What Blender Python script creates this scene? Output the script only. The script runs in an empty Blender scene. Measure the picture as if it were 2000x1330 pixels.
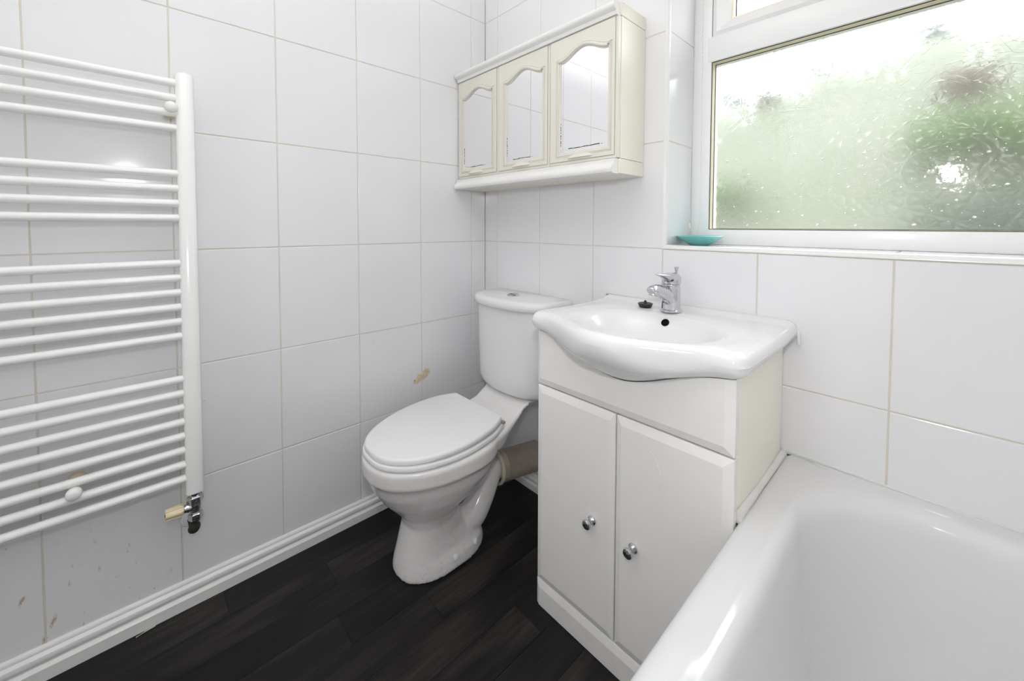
import bpy, bmesh, math, random
from mathutils import Vector, Matrix
from mathutils.geometry import tessellate_polygon
random.seed(7)
sc = bpy.context.scene
COL = sc.collection
PI = math.pi

# ------------------------------------------------------------------ camera
yaw, pitch, roll = -0.8230356, -0.0362269, 0.0024042
cyw, syw, cp, sp = math.cos(yaw), math.sin(yaw), math.cos(pitch), math.sin(pitch)
fwd = Vector((syw * cp, cyw * cp, sp))
rgt = Vector((cyw, -syw, 0))
upv = rgt.cross(fwd)
cr, sr = math.cos(roll), math.sin(roll)
R0 = cr * rgt + sr * upv
U0 = -sr * rgt + cr * upv
cam = bpy.data.cameras.new('camera')
camo = bpy.data.objects.new('camera', cam)
COL.objects.link(camo)
m = Matrix((R0, U0, -fwd)).transposed().to_4x4()
m.translation = Vector((1.4227, -1.1703, 1.0702))
camo.matrix_world = m
cam.sensor_width = 36
cam.sensor_fit = 'HORIZONTAL'
cam.lens = 784.96 * 36 / 2000
cam.shift_x = 5.72 / 2000
cam.shift_y = -195.43 / 2000
cam.clip_start = 0.01
sc.camera = camo

# ------------------------------------------------------------------ world, lamps, exposure
w = bpy.data.worlds.new('overcast_sky')
sc.world = w
w.use_nodes = True
bg = w.node_tree.nodes['Background']
bg.inputs[0].default_value = (0.93, 0.97, 1.0, 1)
bg.inputs[1].default_value = 8.5


def area(name, loc, target, size, power, color=(1, 1, 1), shape='DISK', spread=PI):
    l = bpy.data.lights.new(name, 'AREA')
    l.shape = shape
    l.size = size
    l.energy = power
    l.color = color
    l.spread = spread
    o = bpy.data.objects.new(name, l)
    COL.objects.link(o)
    o.location = loc
    o.rotation_euler = (Vector(target) - Vector(loc)).to_track_quat('-Z', 'Y').to_euler()
    return o


area('bounced_flash', (0.82, -1.12, 1.85), (0.82, -1.12, 2.36), 0.5, 13.5, (1.0, 0.99, 0.99))
area('camera_flash', (1.44, -1.20, 1.315), (0.75, -0.35, 1.0), 0.075, 3.3, (1.0, 0.99, 1.0))
door_fill = area('doorway_fill', (0.88, -2.34, 1.0), (0.88, 0.0, 1.0), 0.74, 3.1, (1.0, 0.985, 0.97), 'RECTANGLE')  # unseen fill lamp added in a made-up doorway behind the camera
door_fill.data.size_y = 1.95
vs = sc.view_settings
vs.view_transform = 'Standard'
vs.look = 'None'
vs.gamma = 1
vs.use_curve_mapping = False
vs.exposure = 0.12
sc.cycles.max_bounces = 14
sc.cycles.diffuse_bounces = 8
sc.cycles.transparent_max_bounces = 12
sc.cycles.sample_clamp_indirect = 6


# ------------------------------------------------------------------ materials
def nodes(name):
    mt = bpy.data.materials.new(name)
    mt.use_nodes = True
    nt = mt.node_tree
    return mt, nt, nt.nodes['Principled BSDF']


def mat(name, col, rough=0.4, metal=0.0, noise=0.0, nscale=8.0, bump=0.0, bscale=60.0, spec=0.5, coat=0.0):
    mt, nt, b = nodes(name)
    b.inputs['Base Color'].default_value = (*col, 1)
    b.inputs['Roughness'].default_value = rough
    b.inputs['Metallic'].default_value = metal
    b.inputs['Specular IOR Level'].default_value = spec
    b.inputs['Coat Weight'].default_value = coat
    tc = nt.nodes.new('ShaderNodeTexCoord')
    if noise:
        n = nt.nodes.new('ShaderNodeTexNoise')
        n.inputs['Scale'].default_value = nscale
        n.inputs['Detail'].default_value = 5
        nt.links.new(tc.outputs['Object'], n.inputs['Vector'])
        mx = nt.nodes.new('ShaderNodeMix')
        mx.data_type = 'RGBA'
        mx.inputs['A'].default_value = (*[c * (1 - noise) for c in col], 1)
        mx.inputs['B'].default_value = (*[min(1, c * (1 + noise)) for c in col], 1)
        nt.links.new(n.outputs['Fac'], mx.inputs['Factor'])
        nt.links.new(mx.outputs['Result'], b.inputs['Base Color'])
    if bump:
        n2 = nt.nodes.new('ShaderNodeTexNoise')
        n2.inputs['Scale'].default_value = bscale
        nt.links.new(tc.outputs['Object'], n2.inputs['Vector'])
        bp = nt.nodes.new('ShaderNodeBump')
        bp.inputs['Strength'].default_value = bump
        bp.inputs['Distance'].default_value = 0.002
        nt.links.new(n2.outputs['Fac'], bp.inputs['Height'])
        nt.links.new(bp.outputs['Normal'], b.inputs['Normal'])
    return mt


def ramp(nt, src, stops):
    r = nt.nodes.new('ShaderNodeValToRGB')
    e = r.color_ramp.elements
    while len(e) < len(stops):
        e.new(0.5)
    for el, (p, c) in zip(e, stops):
        el.position = p
        el.color = (c, c, c, 1) if not isinstance(c, tuple) else (*c, 1)
    nt.links.new(src, r.inputs['Fac'])
    return r.outputs['Color']


def math_n(nt, op, a, b=None, c=None, clamp=False):
    n = nt.nodes.new('ShaderNodeMath')
    n.operation = op
    n.use_clamp = clamp
    for i, v in enumerate((a, b, c)):
        if v is None:
            continue
        if isinstance(v, (int, float)):
            n.inputs[i].default_value = v
        else:
            nt.links.new(v, n.inputs[i])
    return n.outputs[0]


def mix_rgb(nt, f, a, b):
    mx = nt.nodes.new('ShaderNodeMix')
    mx.data_type = 'RGBA'
    for k, v in (('Factor', f), ('A', a), ('B', b)):
        if isinstance(v, tuple):
            mx.inputs[k].default_value = (*v, 1)
        elif isinstance(v, (int, float)):
            mx.inputs[k].default_value = v
        else:
            nt.links.new(v, mx.inputs[k])
    return mx.outputs['Result']


def tile_material():
    mt, nt, b = nodes('glazed_white_tile')
    b.inputs['Roughness'].default_value = 0.12
    geo = nt.nodes.new('ShaderNodeNewGeometry')
    pos = geo.outputs['Position']
    sep = nt.nodes.new('ShaderNodeSeparateXYZ')
    nt.links.new(pos, sep.inputs[0])
    # rusty drips and splashes low on the wall under the radiator
    mp = nt.nodes.new('ShaderNodeMapping')
    mp.inputs['Scale'].default_value = (1, 24, 11)
    mp.inputs['Rotation'].default_value = (0.25, 0, 0)
    nt.links.new(pos, mp.inputs['Vector'])
    n = nt.nodes.new('ShaderNodeTexNoise')
    n.inputs['Scale'].default_value = 1.6
    n.inputs['Detail'].default_value = 4
    n.inputs['Roughness'].default_value = 0.62
    nt.links.new(mp.outputs[0], n.inputs['Vector'])
    spots = ramp(nt, n.outputs['Fac'], [(0.625, 0.0), (0.71, 1.0)])
    zm = ramp(nt, math_n(nt, 'MULTIPLY', sep.outputs['Z'], 2.0), [(0.0, 1.0), (0.5, 1.0), (0.66, 0.0)])
    ym = ramp(nt, math_n(nt, 'MULTIPLY', sep.outputs['Y'], -0.5), [(0.545, 0.0), (0.60, 1.0)])
    st = math_n(nt, 'MULTIPLY', math_n(nt, 'MULTIPLY', spots, zm), ym)
    # tiny specks everywhere low down
    n2 = nt.nodes.new('ShaderNodeTexNoise')
    n2.inputs['Scale'].default_value = 85
    n2.inputs['Detail'].default_value = 1
    nt.links.new(pos, n2.inputs['Vector'])
    sp2 = ramp(nt, n2.outputs['Fac'], [(0.795, 0.0), (0.82, 1.0)])
    zm2 = ramp(nt, sep.outputs['Z'], [(0.3, 1.0), (0.95, 0.0)])
    sk = math_n(nt, 'MULTIPLY', sp2, zm2)
    c = mix_rgb(nt, math_n(nt, 'MULTIPLY', st, 0.75), (0.80, 0.80, 0.815), (0.40, 0.27, 0.13))
    c = mix_rgb(nt, math_n(nt, 'MULTIPLY', sk, 0.7), c, (0.1, 0.09, 0.08))
    nt.links.new(c, b.inputs['Base Color'])
    n3 = nt.nodes.new('ShaderNodeTexNoise')
    n3.inputs['Scale'].default_value = 9
    n3.inputs['Detail'].default_value = 1
    nt.links.new(pos, n3.inputs['Vector'])
    bp = nt.nodes.new('ShaderNodeBump')
    bp.inputs['Strength'].default_value = 0.10
    bp.inputs['Distance'].default_value = 0.004
    nt.links.new(n3.outputs['Fac'], bp.inputs['Height'])
    nt.links.new(bp.outputs['Normal'], b.inputs['Normal'])
    return mt


def plank_material():
    mt, nt, b = nodes('dark_oak_vinyl')
    tc = nt.nodes.new('ShaderNodeTexCoord')
    oi = nt.nodes.new('ShaderNodeObjectInfo')
    off = nt.nodes.new('ShaderNodeVectorMath')
    off.operation = 'SCALE'
    cmb = nt.nodes.new('ShaderNodeCombineXYZ')
    for i in range(3):
        nt.links.new(oi.outputs['Random'], cmb.inputs[i])
    nt.links.new(cmb.outputs[0], off.inputs[0])
    off.inputs['Scale'].default_value = 37.0
    add = nt.nodes.new('ShaderNodeVectorMath')
    nt.links.new(tc.outputs['Object'], add.inputs[0])
    nt.links.new(off.outputs[0], add.inputs[1])
    mp = nt.nodes.new('ShaderNodeMapping')
    mp.inputs['Scale'].default_value = (38, 2.2, 5)
    nt.links.new(add.outputs[0], mp.inputs['Vector'])
    n = nt.nodes.new('ShaderNodeTexNoise')
    n.inputs['Scale'].default_value = 1.5
    n.inputs['Detail'].default_value = 8
    n.inputs['Roughness'].default_value = 0.65
    n.inputs['Distortion'].default_value = 0.8
    nt.links.new(mp.outputs[0], n.inputs['Vector'])
    mp2 = nt.nodes.new('ShaderNodeMapping')
    mp2.inputs['Scale'].default_value = (9, 1.1, 3)
    nt.links.new(add.outputs[0], mp2.inputs['Vector'])
    wv = nt.nodes.new('ShaderNodeTexWave')
    wv.wave_type = 'RINGS'
    wv.inputs['Scale'].default_value = 1.5
    wv.inputs['Distortion'].default_value = 7.0
    wv.inputs['Detail'].default_value = 3
    nt.links.new(mp2.outputs[0], wv.inputs['Vector'])
    g = math_n(nt, 'ADD', math_n(nt, 'MULTIPLY', n.outputs['Fac'], 0.75), math_n(nt, 'MULTIPLY', wv.outputs['Fac'], 0.25))
    c1 = ramp(nt, g, [(0.30, (0.0030, 0.0026, 0.0025)), (0.52, (0.0100, 0.0084, 0.0076)), (0.75, (0.030, 0.026, 0.0235))])
    tone = math_n(nt, 'ADD', math_n(nt, 'MULTIPLY', oi.outputs['Random'], 1.0), 0.5)
    hs = nt.nodes.new('ShaderNodeHueSaturation')
    nt.links.new(c1, hs.inputs['Color'])
    nt.links.new(tone, hs.inputs['Value'])
    nt.links.new(hs.outputs[0], b.inputs['Base Color'])
    b.inputs['Roughness'].default_value = 0.5
    b.inputs['Specular IOR Level'].default_value = 0.3
    bp = nt.nodes.new('ShaderNodeBump')
    bp.inputs['Strength'].default_value = 0.25
    bp.inputs['Distance'].default_value = 0.001
    nt.links.new(n.outputs['Fac'], bp.inputs['Height'])
    nt.links.new(bp.outputs['Normal'], b.inputs['Normal'])
    return mt


def glass_material(patterned):
    mt, nt, b = nodes('patterned_glass' if patterned else 'plain_glass')
    out = nt.nodes['Material Output']
    if not patterned:
        tr = nt.nodes.new('ShaderNodeBsdfTransparent')
        gl = nt.nodes.new('ShaderNodeBsdfGlossy')
        gl.inputs['Roughness'].default_value = 0.02
        ms = nt.nodes.new('ShaderNodeMixShader')
        ms.inputs[0].default_value = 0.06
        nt.links.new(tr.outputs[0], ms.inputs[1])
        nt.links.new(gl.outputs[0], ms.inputs[2])
        nt.links.new(ms.outputs[0], out.inputs[0])
        return mt
    tc = nt.nodes.new('ShaderNodeTexCoord')
    obj = tc.outputs['Object']
    # fan of petals: cells of a Voronoi, the angle about each cell's foot gives the petals
    def petals(scale, k, shift):
        mp = nt.nodes.new('ShaderNodeMapping')
        mp.inputs['Rotation'].default_value = (PI / 2, 0, 0)
        mp.inputs['Location'].default_value = (shift, shift * 0.7, 0)
        mp.inputs['Scale'].default_value = (scale,) * 3
        nt.links.new(obj, mp.inputs['Vector'])
        v = nt.nodes.new('ShaderNodeTexVoronoi')
        v.voronoi_dimensions = '2D'
        v.inputs['Scale'].default_value = 1.0
        nt.links.new(mp.outputs[0], v.inputs['Vector'])
        d = nt.nodes.new('ShaderNodeVectorMath')
        d.operation = 'SUBTRACT'
        nt.links.new(mp.outputs[0], d.inputs[0])
        nt.links.new(v.outputs['Position'], d.inputs[1])
        s = nt.nodes.new('ShaderNodeSeparateXYZ')
        nt.links.new(d.outputs[0], s.inputs[0])
        a = math_n(nt, 'ARCTAN2', s.outputs['X'], s.outputs['Y'])
        rb = math_n(nt, 'MULTIPLY', v.outputs['Distance'], 3.2)
        band = math_n(nt, 'FLOOR', rb)
        sec = math_n(nt, 'ADD', math_n(nt, 'MULTIPLY', a, k / (2 * PI)), math_n(nt, 'MULTIPLY', band, 0.5))
        u = math_n(nt, 'MULTIPLY_ADD', math_n(nt, 'FRACT', sec), 2.0, -1.0)
        q = math_n(nt, 'MULTIPLY_ADD', math_n(nt, 'FRACT', rb), 2.0, -1.0)
        du = math_n(nt, 'SUBTRACT', 1.0, math_n(nt, 'MULTIPLY', u, u))
        dq = math_n(nt, 'SUBTRACT', 1.0, math_n(nt, 'POWER', math_n(nt, 'ABSOLUTE', q), 4.0))
        ed = nt.nodes.new('ShaderNodeTexVoronoi')
        ed.voronoi_dimensions = '2D'
        ed.feature = 'DISTANCE_TO_EDGE'
        ed.inputs['Scale'].default_value = 1.0
        nt.links.new(mp.outputs[0], ed.inputs['Vector'])
        core = math_n(nt, 'MULTIPLY', ramp(nt, v.outputs['Distance'], [(0.06, 0.0), (0.16, 1.0)]), ramp(nt, ed.outputs['Distance'], [(0.0, 0.0), (0.09, 1.0)]))
        return math_n(nt, 'MULTIPLY', math_n(nt, 'MULTIPLY', du, dq), core)
    h = petals(12, 11.0, 0.0)
    nn = nt.nodes.new('ShaderNodeTexNoise')
    nn.inputs['Scale'].default_value = 160
    nt.links.new(obj, nn.inputs['Vector'])
    h = math_n(nt, 'ADD', h, math_n(nt, 'MULTIPLY', nn.outputs['Fac'], 0.10))
    bp = nt.nodes.new('ShaderNodeBump')
    bp.inputs['Strength'].default_value = 1.0
    bp.inputs['Distance'].default_value = 0.0010
    nt.links.new(h, bp.inputs['Height'])
    b.inputs['Transmission Weight'].default_value = 1.0
    b.inputs['IOR'].default_value = 1.35
    b.inputs['Base Color'].default_value = (0.97, 0.99, 0.98, 1)
    b.inputs['Roughness'].default_value = 0.21
    b.inputs['Coat Weight'].default_value = 0.9
    cn = nt.nodes.new('ShaderNodeTexNoise')
    cn.inputs['Scale'].default_value = 45
    cn.inputs['Detail'].default_value = 3
    nt.links.new(obj, cn.inputs['Vector'])
    cb = nt.nodes.new('ShaderNodeBump')
    cb.inputs['Distance'].default_value = 0.0004
    nt.links.new(cn.outputs['Fac'], cb.inputs['Height'])
    nt.links.new(cb.outputs['Normal'], b.inputs['Coat Normal'])
    b.inputs['Coat Roughness'].default_value = 0.035
    nt.links.new(bp.outputs['Normal'], b.inputs['Normal'])
    sz = nt.nodes.new('ShaderNodeSeparateXYZ')
    nt.links.new(obj, sz.inputs[0])
    rg = ramp(nt, math_n(nt, 'SUBTRACT', sz.outputs['Z'], 1.0), [(0.08, 0.31), (0.45, 0.13)])
    nt.links.new(rg, b.inputs['Roughness'])
    # misted condensation film, thicker in drifts
    tl = nt.nodes.new('ShaderNodeBsdfTranslucent')
    tl.inputs['Color'].default_value = (0.9, 0.93, 0.92, 1)
    n = nt.nodes.new('ShaderNodeTexNoise')
    n.inputs['Scale'].default_value = 4.5
    n.inputs['Detail'].default_value = 4
    nt.links.new(obj, n.inputs['Vector'])
    sx = nt.nodes.new('ShaderNodeSeparateXYZ')
    nt.links.new(obj, sx.inputs[0])
    fx = math_n(nt, 'MULTIPLY_ADD', sx.outputs['X'], -0.62, 1.0, clamp=True)
    fog = math_n(nt, 'MULTIPLY', math_n(nt, 'ADD', n.outputs['Fac'], 0.15), fx, clamp=True)
    ms = nt.nodes.new('ShaderNodeMixShader')
    nt.links.new(math_n(nt, 'MULTIPLY', fog, 0.05, clamp=True), ms.inputs[0])
    nt.links.new(b.outputs[0], ms.inputs[1])
    nt.links.new(tl.outputs[0], ms.inputs[2])
    nt.links.new(ms.outputs[0], out.inputs[0])
    return mt


def leaf_material(name, c1, c2):
    mt, nt, b = nodes(name)
    oi = nt.nodes.new('ShaderNodeTexCoord')
    n = nt.nodes.new('ShaderNodeTexNoise')
    n.inputs['Scale'].default_value = 3.5
    nt.links.new(oi.outputs['Object'], n.inputs['Vector'])
    nt.links.new(mix_rgb(nt, ramp(nt, n.outputs['Fac'], [(0.35, 0.0), (0.65, 1.0)]), c1, c2), b.inputs['Base Color'])
    b.inputs['Roughness'].default_value = 0.6
    return mt


def ceramic_material(name, col, dirt):
    """white glazed ceramic; dirt = faint brown scum close to the floor (world height)"""
    mt, nt, b = nodes(name)
    b.inputs['Roughness'].default_value = 0.12
    if dirt:
        geo = nt.nodes.new('ShaderNodeNewGeometry')
        sep = nt.nodes.new('ShaderNodeSeparateXYZ')
        nt.links.new(geo.outputs['Position'], sep.inputs[0])
        n = nt.nodes.new('ShaderNodeTexNoise')
        n.inputs['Scale'].default_value = 55
        n.inputs['Detail'].default_value = 4
        n.inputs['Roughness'].default_value = 0.7
        nt.links.new(geo.outputs['Position'], n.inputs['Vector'])
        zm = ramp(nt, sep.outputs['Z'], [(0.0, 1.0), (0.008, 0.45), (0.05, 0.07), (0.36, 0.03), (0.42, 0.0)])
        s = math_n(nt, 'MULTIPLY', ramp(nt, n.outputs['Fac'], [(0.52, 0.0), (0.70, 1.0)]), zm)
        nt.links.new(mix_rgb(nt, s, col, (0.20, 0.13, 0.08)), b.inputs['Base Color'])
    else:
        b.inputs['Base Color'].default_value = (*col, 1)
    return mt


M = {}
M['tile'] = tile_material()
M['grout'] = mat('cream_grout', (0.69, 0.645, 0.55), 0.9, noise=0.15, nscale=14, bump=0.3, bscale=250)
M['plaster'] = mat('crumbly_plaster', (0.70, 0.58, 0.44), 0.95, noise=0.35, nscale=60, bump=1.0, bscale=160)
M['paint'] = mat('white_wall_paint', (0.80, 0.80, 0.80), 0.7, noise=0.02)
M['ceil'] = mat('white_ceiling_paint', (0.84, 0.84, 0.84), 0.8, noise=0.02)
M['plank'] = plank_material()
M['subfloor'] = mat('black_subfloor', (0.006, 0.006, 0.006), 0.8, noise=0.2)
M['gloss'] = mat('white_gloss_paint', (0.80, 0.80, 0.79), 0.25, noise=0.03, nscale=30, bump=0.15, bscale=90)
M['rad'] = mat('white_radiator_enamel', (0.86, 0.86, 0.85), 0.22, noise=0.02, nscale=20)
M['chrome'] = mat('chrome_plating', (0.64, 0.65, 0.68), 0.06, 1.0, noise=0.04, nscale=40)
M['tarn'] = mat('tarnished_chrome', (0.58, 0.59, 0.61), 0.22, 1.0, noise=0.45, nscale=120, bump=0.6, bscale=200)
M['corr'] = mat('verdigris_corrosion', (0.022, 0.024, 0.012), 0.85, 0.0, noise=0.7, nscale=120, bump=1.0, bscale=300)
M['cream'] = mat('yellowed_cream_laminate', (0.82, 0.795, 0.69), 0.35, noise=0.025, nscale=6)
M['creamd'] = mat('yellowed_cream_door_foil', (0.76, 0.74, 0.665), 0.35, noise=0.03, nscale=6)
M['creams'] = mat('cream_vanity_side', (0.93, 0.895, 0.79), 0.3, noise=0.03, nscale=5)
M['creamp'] = mat('aged_cream_plastic', (0.72, 0.63, 0.42), 0.35, noise=0.15, nscale=40)
M['mould'] = mat('white_moulding', (0.82, 0.82, 0.80), 0.3, noise=0.02)
M['mirror'] = mat('mirror_silver', (0.93, 0.94, 0.945), 0.012, 1.0, noise=0.01)
M['tarnish'] = mat('black_desilvering', (0.02, 0.02, 0.02), 0.6, noise=0.3, nscale=200)
M['groove'] = mat('tan_groove', (0.50, 0.45, 0.33), 0.7, noise=0.2)  # one tan tone, darker than the door foil
M['dark'] = mat('painted_dark', (0.02, 0.02, 0.02), 0.8, noise=0.2)  # near-black; paints the shade in door gaps and chip pits
M['unit'] = mat('white_vanity_foil', (0.86, 0.85, 0.825), 0.22, noise=0.03, nscale=25, bump=0.05, bscale=120)
M['unitd'] = mat('scuffed_white_plinth_foil', (0.84, 0.83, 0.81), 0.3, noise=0.06, nscale=40)
M['ceram'] = ceramic_material('white_vitreous_china', (0.80, 0.80, 0.81), False)
M['pan'] = ceramic_material('soiled_white_china', (0.78, 0.77, 0.76), True)
M['seat'] = mat('white_seat_plastic', (0.82, 0.82, 0.82), 0.25, noise=0.02)
M['acrylic'] = mat('white_bath_acrylic', (0.73, 0.73, 0.735), 0.10, noise=0.01)
M['black'] = mat('black_rubber', (0.012, 0.012, 0.013), 0.35, noise=0.3, nscale=90)
M['navy'] = mat('dark_blue_indicator', (0.01, 0.01, 0.05), 0.2, noise=0.1)
M['hole'] = mat('overflow_shade_black', (0.006, 0.005, 0.004), 0.9, noise=0.5, nscale=200, spec=0.1)  # black colour stands in for the shade inside the throat
M['upvc'] = mat('white_upvc', (0.89, 0.89, 0.89), 0.28, noise=0.01)
M['gasket'] = mat('mouldy_gasket', (0.05, 0.05, 0.05), 0.8, noise=0.8, nscale=160)
M['beadc'] = mat('yellowed_glazing_bead', (0.92, 0.84, 0.60), 0.5, noise=0.12, nscale=30)
M['glassp'] = glass_material(True)
M['glass'] = glass_material(False)
M['drop'] = mat('water_droplet', (0.95, 0.97, 0.97), 0.08)
M['drop'].node_tree.nodes['Principled BSDF'].inputs['Transmission Weight'].default_value = 0.0
M['chain'] = mat('clear_plastic_bead', (0.80, 0.78, 0.76), 0.2, noise=0.1)
M['teal'] = mat('turquoise_glaze', (0.16, 0.50, 0.47), 0.18, noise=0.25, nscale=12)
M['hose'] = mat('grimy_white_pvc', (0.40, 0.355, 0.30), 0.45, noise=0.25, nscale=40)
M['ringc'] = mat('yellowed_rubber_rim', (0.60, 0.56, 0.42), 0.5, noise=0.15)
M['sil'] = mat('white_sealant', (0.82, 0.82, 0.80), 0.4, noise=0.05, nscale=60)
M['sliver'] = mat('off_white_plastic', (0.75, 0.72, 0.62), 0.5, noise=0.1)
M['grass'] = leaf_material('bank_grass', (0.024, 0.032, 0.008), (0.046, 0.047, 0.023))
M['leafd'] = leaf_material('dark_green_leaf', (0.003, 0.010, 0.004), (0.008, 0.020, 0.008))
M['leafl'] = leaf_material('fresh_green_leaf', (0.024, 0.056, 0.004), (0.044, 0.080, 0.008))
M['leafb'] = leaf_material('bronze_leaf', (0.070, 0.050, 0.032), (0.090, 0.066, 0.046))
M['leafg'] = leaf_material('grey_green_leaf', (0.012, 0.024, 0.010), (0.028, 0.040, 0.018))
M['bark'] = mat('grey_bark', (0.16, 0.12, 0.09), 0.9, noise=0.4, nscale=20)


# ------------------------------------------------------------------ geometry helpers
def link(name, me, m_, parent=None):
    o = bpy.data.objects.new(name, me)
    COL.objects.link(o)
    if m_ is not None and not me.materials:
        me.materials.append(m_)
    if parent is not None:
        o.parent = parent
    return o


def mesh(name, verts, faces, m_, parent=None, smooth=False):
    me = bpy.data.meshes.new(name)
    me.from_pydata([tuple(v) for v in verts], [], faces)
    bm = bmesh.new()
    bm.from_mesh(me)
    bmesh.ops.recalc_face_normals(bm, faces=bm.faces)
    bm.to_mesh(me)
    bm.free()
    if smooth:
        me.polygons.foreach_set('use_smooth', [True] * len(me.polygons))
    me.update()
    return link(name, me, m_, parent)


def from_bm(name, bm, m_, parent=None, smooth=False, angle=None):
    bmesh.ops.recalc_face_normals(bm, faces=bm.faces)
    me = bpy.data.meshes.new(name)
    bm.to_mesh(me)
    bm.free()
    if smooth or angle is not None:
        me.polygons.foreach_set('use_smooth', [True] * len(me.polygons))
        if angle is not None:
            me.set_sharp_from_angle(angle=math.radians(angle))
    return link(name, me, m_, parent)


def add_box(bm, lo, hi, bev=0.0, seg=2, only=None):
    lo, hi = Vector(lo), Vector(hi)
    c = (lo + hi) / 2
    r = bmesh.ops.create_cube(bm, size=1.0, matrix=Matrix.Translation(c) @ Matrix.Diagonal((*(hi - lo), 1)))
    if bev:
        es = {e for v in r['verts'] for e in v.link_edges}
        if only:
            es = {e for e in es if only(e)}
        bmesh.ops.bevel(bm, geom=list(es), offset=bev, segments=seg, profile=0.5, affect='EDGES')


def box(name, lo, hi, m_, parent=None, bev=0.0, seg=2):
    bm = bmesh.new()
    add_box(bm, lo, hi, bev, seg)
    return from_bm(name, bm, m_, parent, angle=35 if bev else None)


def add_loft(bm, rings, cap=True, closed=True):
    vs_ = [[bm.verts.new(p) for p in r] for r in rings]
    n = len(rings[0])
    for a, b in zip(vs_, vs_[1:]):
        for i in range(n if closed else n - 1):
            j = (i + 1) % n
            bm.faces.new((a[i], a[j], b[j], b[i]))
    if cap:
        bm.faces.new(vs_[0][::-1])
        bm.faces.new(vs_[-1])


def loft(name, rings, m_, parent=None, cap=True, smooth=True, angle=40):
    bm = bmesh.new()
    add_loft(bm, rings, cap)
    return from_bm(name, bm, m_, parent, angle=angle if smooth else None)


def frame_of(d):
    d = Vector(d).normalized()
    a = Vector((0, 0, 1)) if abs(d.z) < 0.9 else Vector((1, 0, 0))
    u = d.cross(a).normalized()
    return u, u.cross(d).normalized()


def add_lathe(bm, prof, origin=(0, 0, 0), axis=(0, 0, 1), n=28, cap=True):
    """prof: (radius, distance along axis)"""
    u, v = frame_of(axis)
    d = Vector(axis).normalized()
    o = Vector(origin)
    rings = [[o + d * h + (u * math.cos(2 * PI * i / n) + v * math.sin(2 * PI * i / n)) * max(r, 1e-5) for i in range(n)] for r, h in prof]
    add_loft(bm, rings, cap)


def lathe(name, prof, m_, parent=None, origin=(0, 0, 0), axis=(0, 0, 1), n=28, angle=40, hollow=False):
    bm = bmesh.new()
    add_lathe(bm, prof + prof[:1] if hollow else prof, origin, axis, n, not hollow)
    if hollow:
        bmesh.ops.remove_doubles(bm, verts=bm.verts, dist=1e-6)
    return from_bm(name, bm, m_, parent, angle=angle)


def add_tube(bm, pts, rad, n=16, cap=True):
    pts = [Vector(p) for p in pts]
    rad = rad if isinstance(rad, (list, tuple)) else [rad] * len(pts)
    u = None
    rings = []
    for i, p in enumerate(pts):
        d = (pts[min(i + 1, len(pts) - 1)] - pts[max(i - 1, 0)]).normalized()
        if u is None:
            u, v = frame_of(d)
        else:
            u = (u - d * u.dot(d)).normalized()
            v = d.cross(u)
        rings.append([p + (u * math.cos(2 * PI * k / n) + v * math.sin(2 * PI * k / n)) * rad[i] for k in range(n)])
    add_loft(bm, rings, cap)


def tube(name, pts, rad, m_, parent=None, n=16, angle=50):
    bm = bmesh.new()
    add_tube(bm, pts, rad, n)
    return from_bm(name, bm, m_, parent, angle=angle)


def spline(pts, k=8):
    """Catmull-Rom through points (tuples), k samples per span"""
    P = [Vector(p) for p in pts]
    out = []
    for i in range(len(P) - 1):
        p0, p1, p2, p3 = P[max(i - 1, 0)], P[i], P[i + 1], P[min(i + 2, len(P) - 1)]
        for j in range(k):
            t = j / k
            out.append(0.5 * ((2 * p1) + (p2 - p0) * t + (2 * p0 - 5 * p1 + 4 * p2 - p3) * t * t + (3 * p1 - p0 - 3 * p2 + p3) * t ** 3))
    out.append(P[-1])
    return out


def extrude_poly(name, loops, conv, d0, d1, m_, parent=None, bevel=0.0):
    """loops: [outer, hole...] of 2D points; conv(a,b,depth)->xyz; solid between depths d0 and d1"""
    pts = [p for l in loops for p in l]
    tri = tessellate_polygon([[Vector((p[0], p[1], 0)) for p in l] for l in loops])
    n = len(pts)
    verts = [conv(a, b, d0) for a, b in pts] + [conv(a, b, d1) for a, b in pts]
    faces = [t for t in tri] + [tuple(i + n for i in reversed(t)) for t in tri]
    s = 0
    for l in loops:
        k = len(l)
        for i in range(k):
            j = (i + 1) % k
            faces.append((s + i, s + j, s + j + n, s + i + n))
        s += k
    return mesh(name, verts, faces, m_, parent)


def rrect(cx, cy, hx, hy, r, z, n=8):
    r = min(r, hx * 0.999, hy * 0.999)
    out = []
    for qx, qy, a0 in ((1, 1, 0), (-1, 1, PI / 2), (-1, -1, PI), (1, -1, 1.5 * PI)):
        for i in range(n + 1):
            a = a0 + PI / 2 * i / n
            out.append(Vector((cx + qx * (hx - r) + r * math.cos(a), cy + qy * (hy - r) + r * math.sin(a), z)))
    return out


def remesh(name, bm, m_, parent, vox, it=4):
    bmesh.ops.recalc_face_normals(bm, faces=bm.faces)
    me = bpy.data.meshes.new('tmp')
    bm.to_mesh(me)
    bm.free()
    o = bpy.data.objects.new('tmp', me)
    COL.objects.link(o)
    r = o.modifiers.new('r', 'REMESH')
    r.mode = 'VOXEL'
    r.voxel_size = vox
    s = o.modifiers.new('s', 'SMOOTH')
    s.factor = 0.5
    s.iterations = it
    dg = bpy.context.evaluated_depsgraph_get()
    dg.update()
    me2 = bpy.data.meshes.new_from_object(o.evaluated_get(dg))
    bpy.data.objects.remove(o)
    bpy.data.meshes.remove(me)
    me2.name = name
    me2.polygons.foreach_set('use_smooth', [True] * len(me2.polygons))
    me2.materials.clear()
    return link(name, me2, m_, parent)


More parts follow.
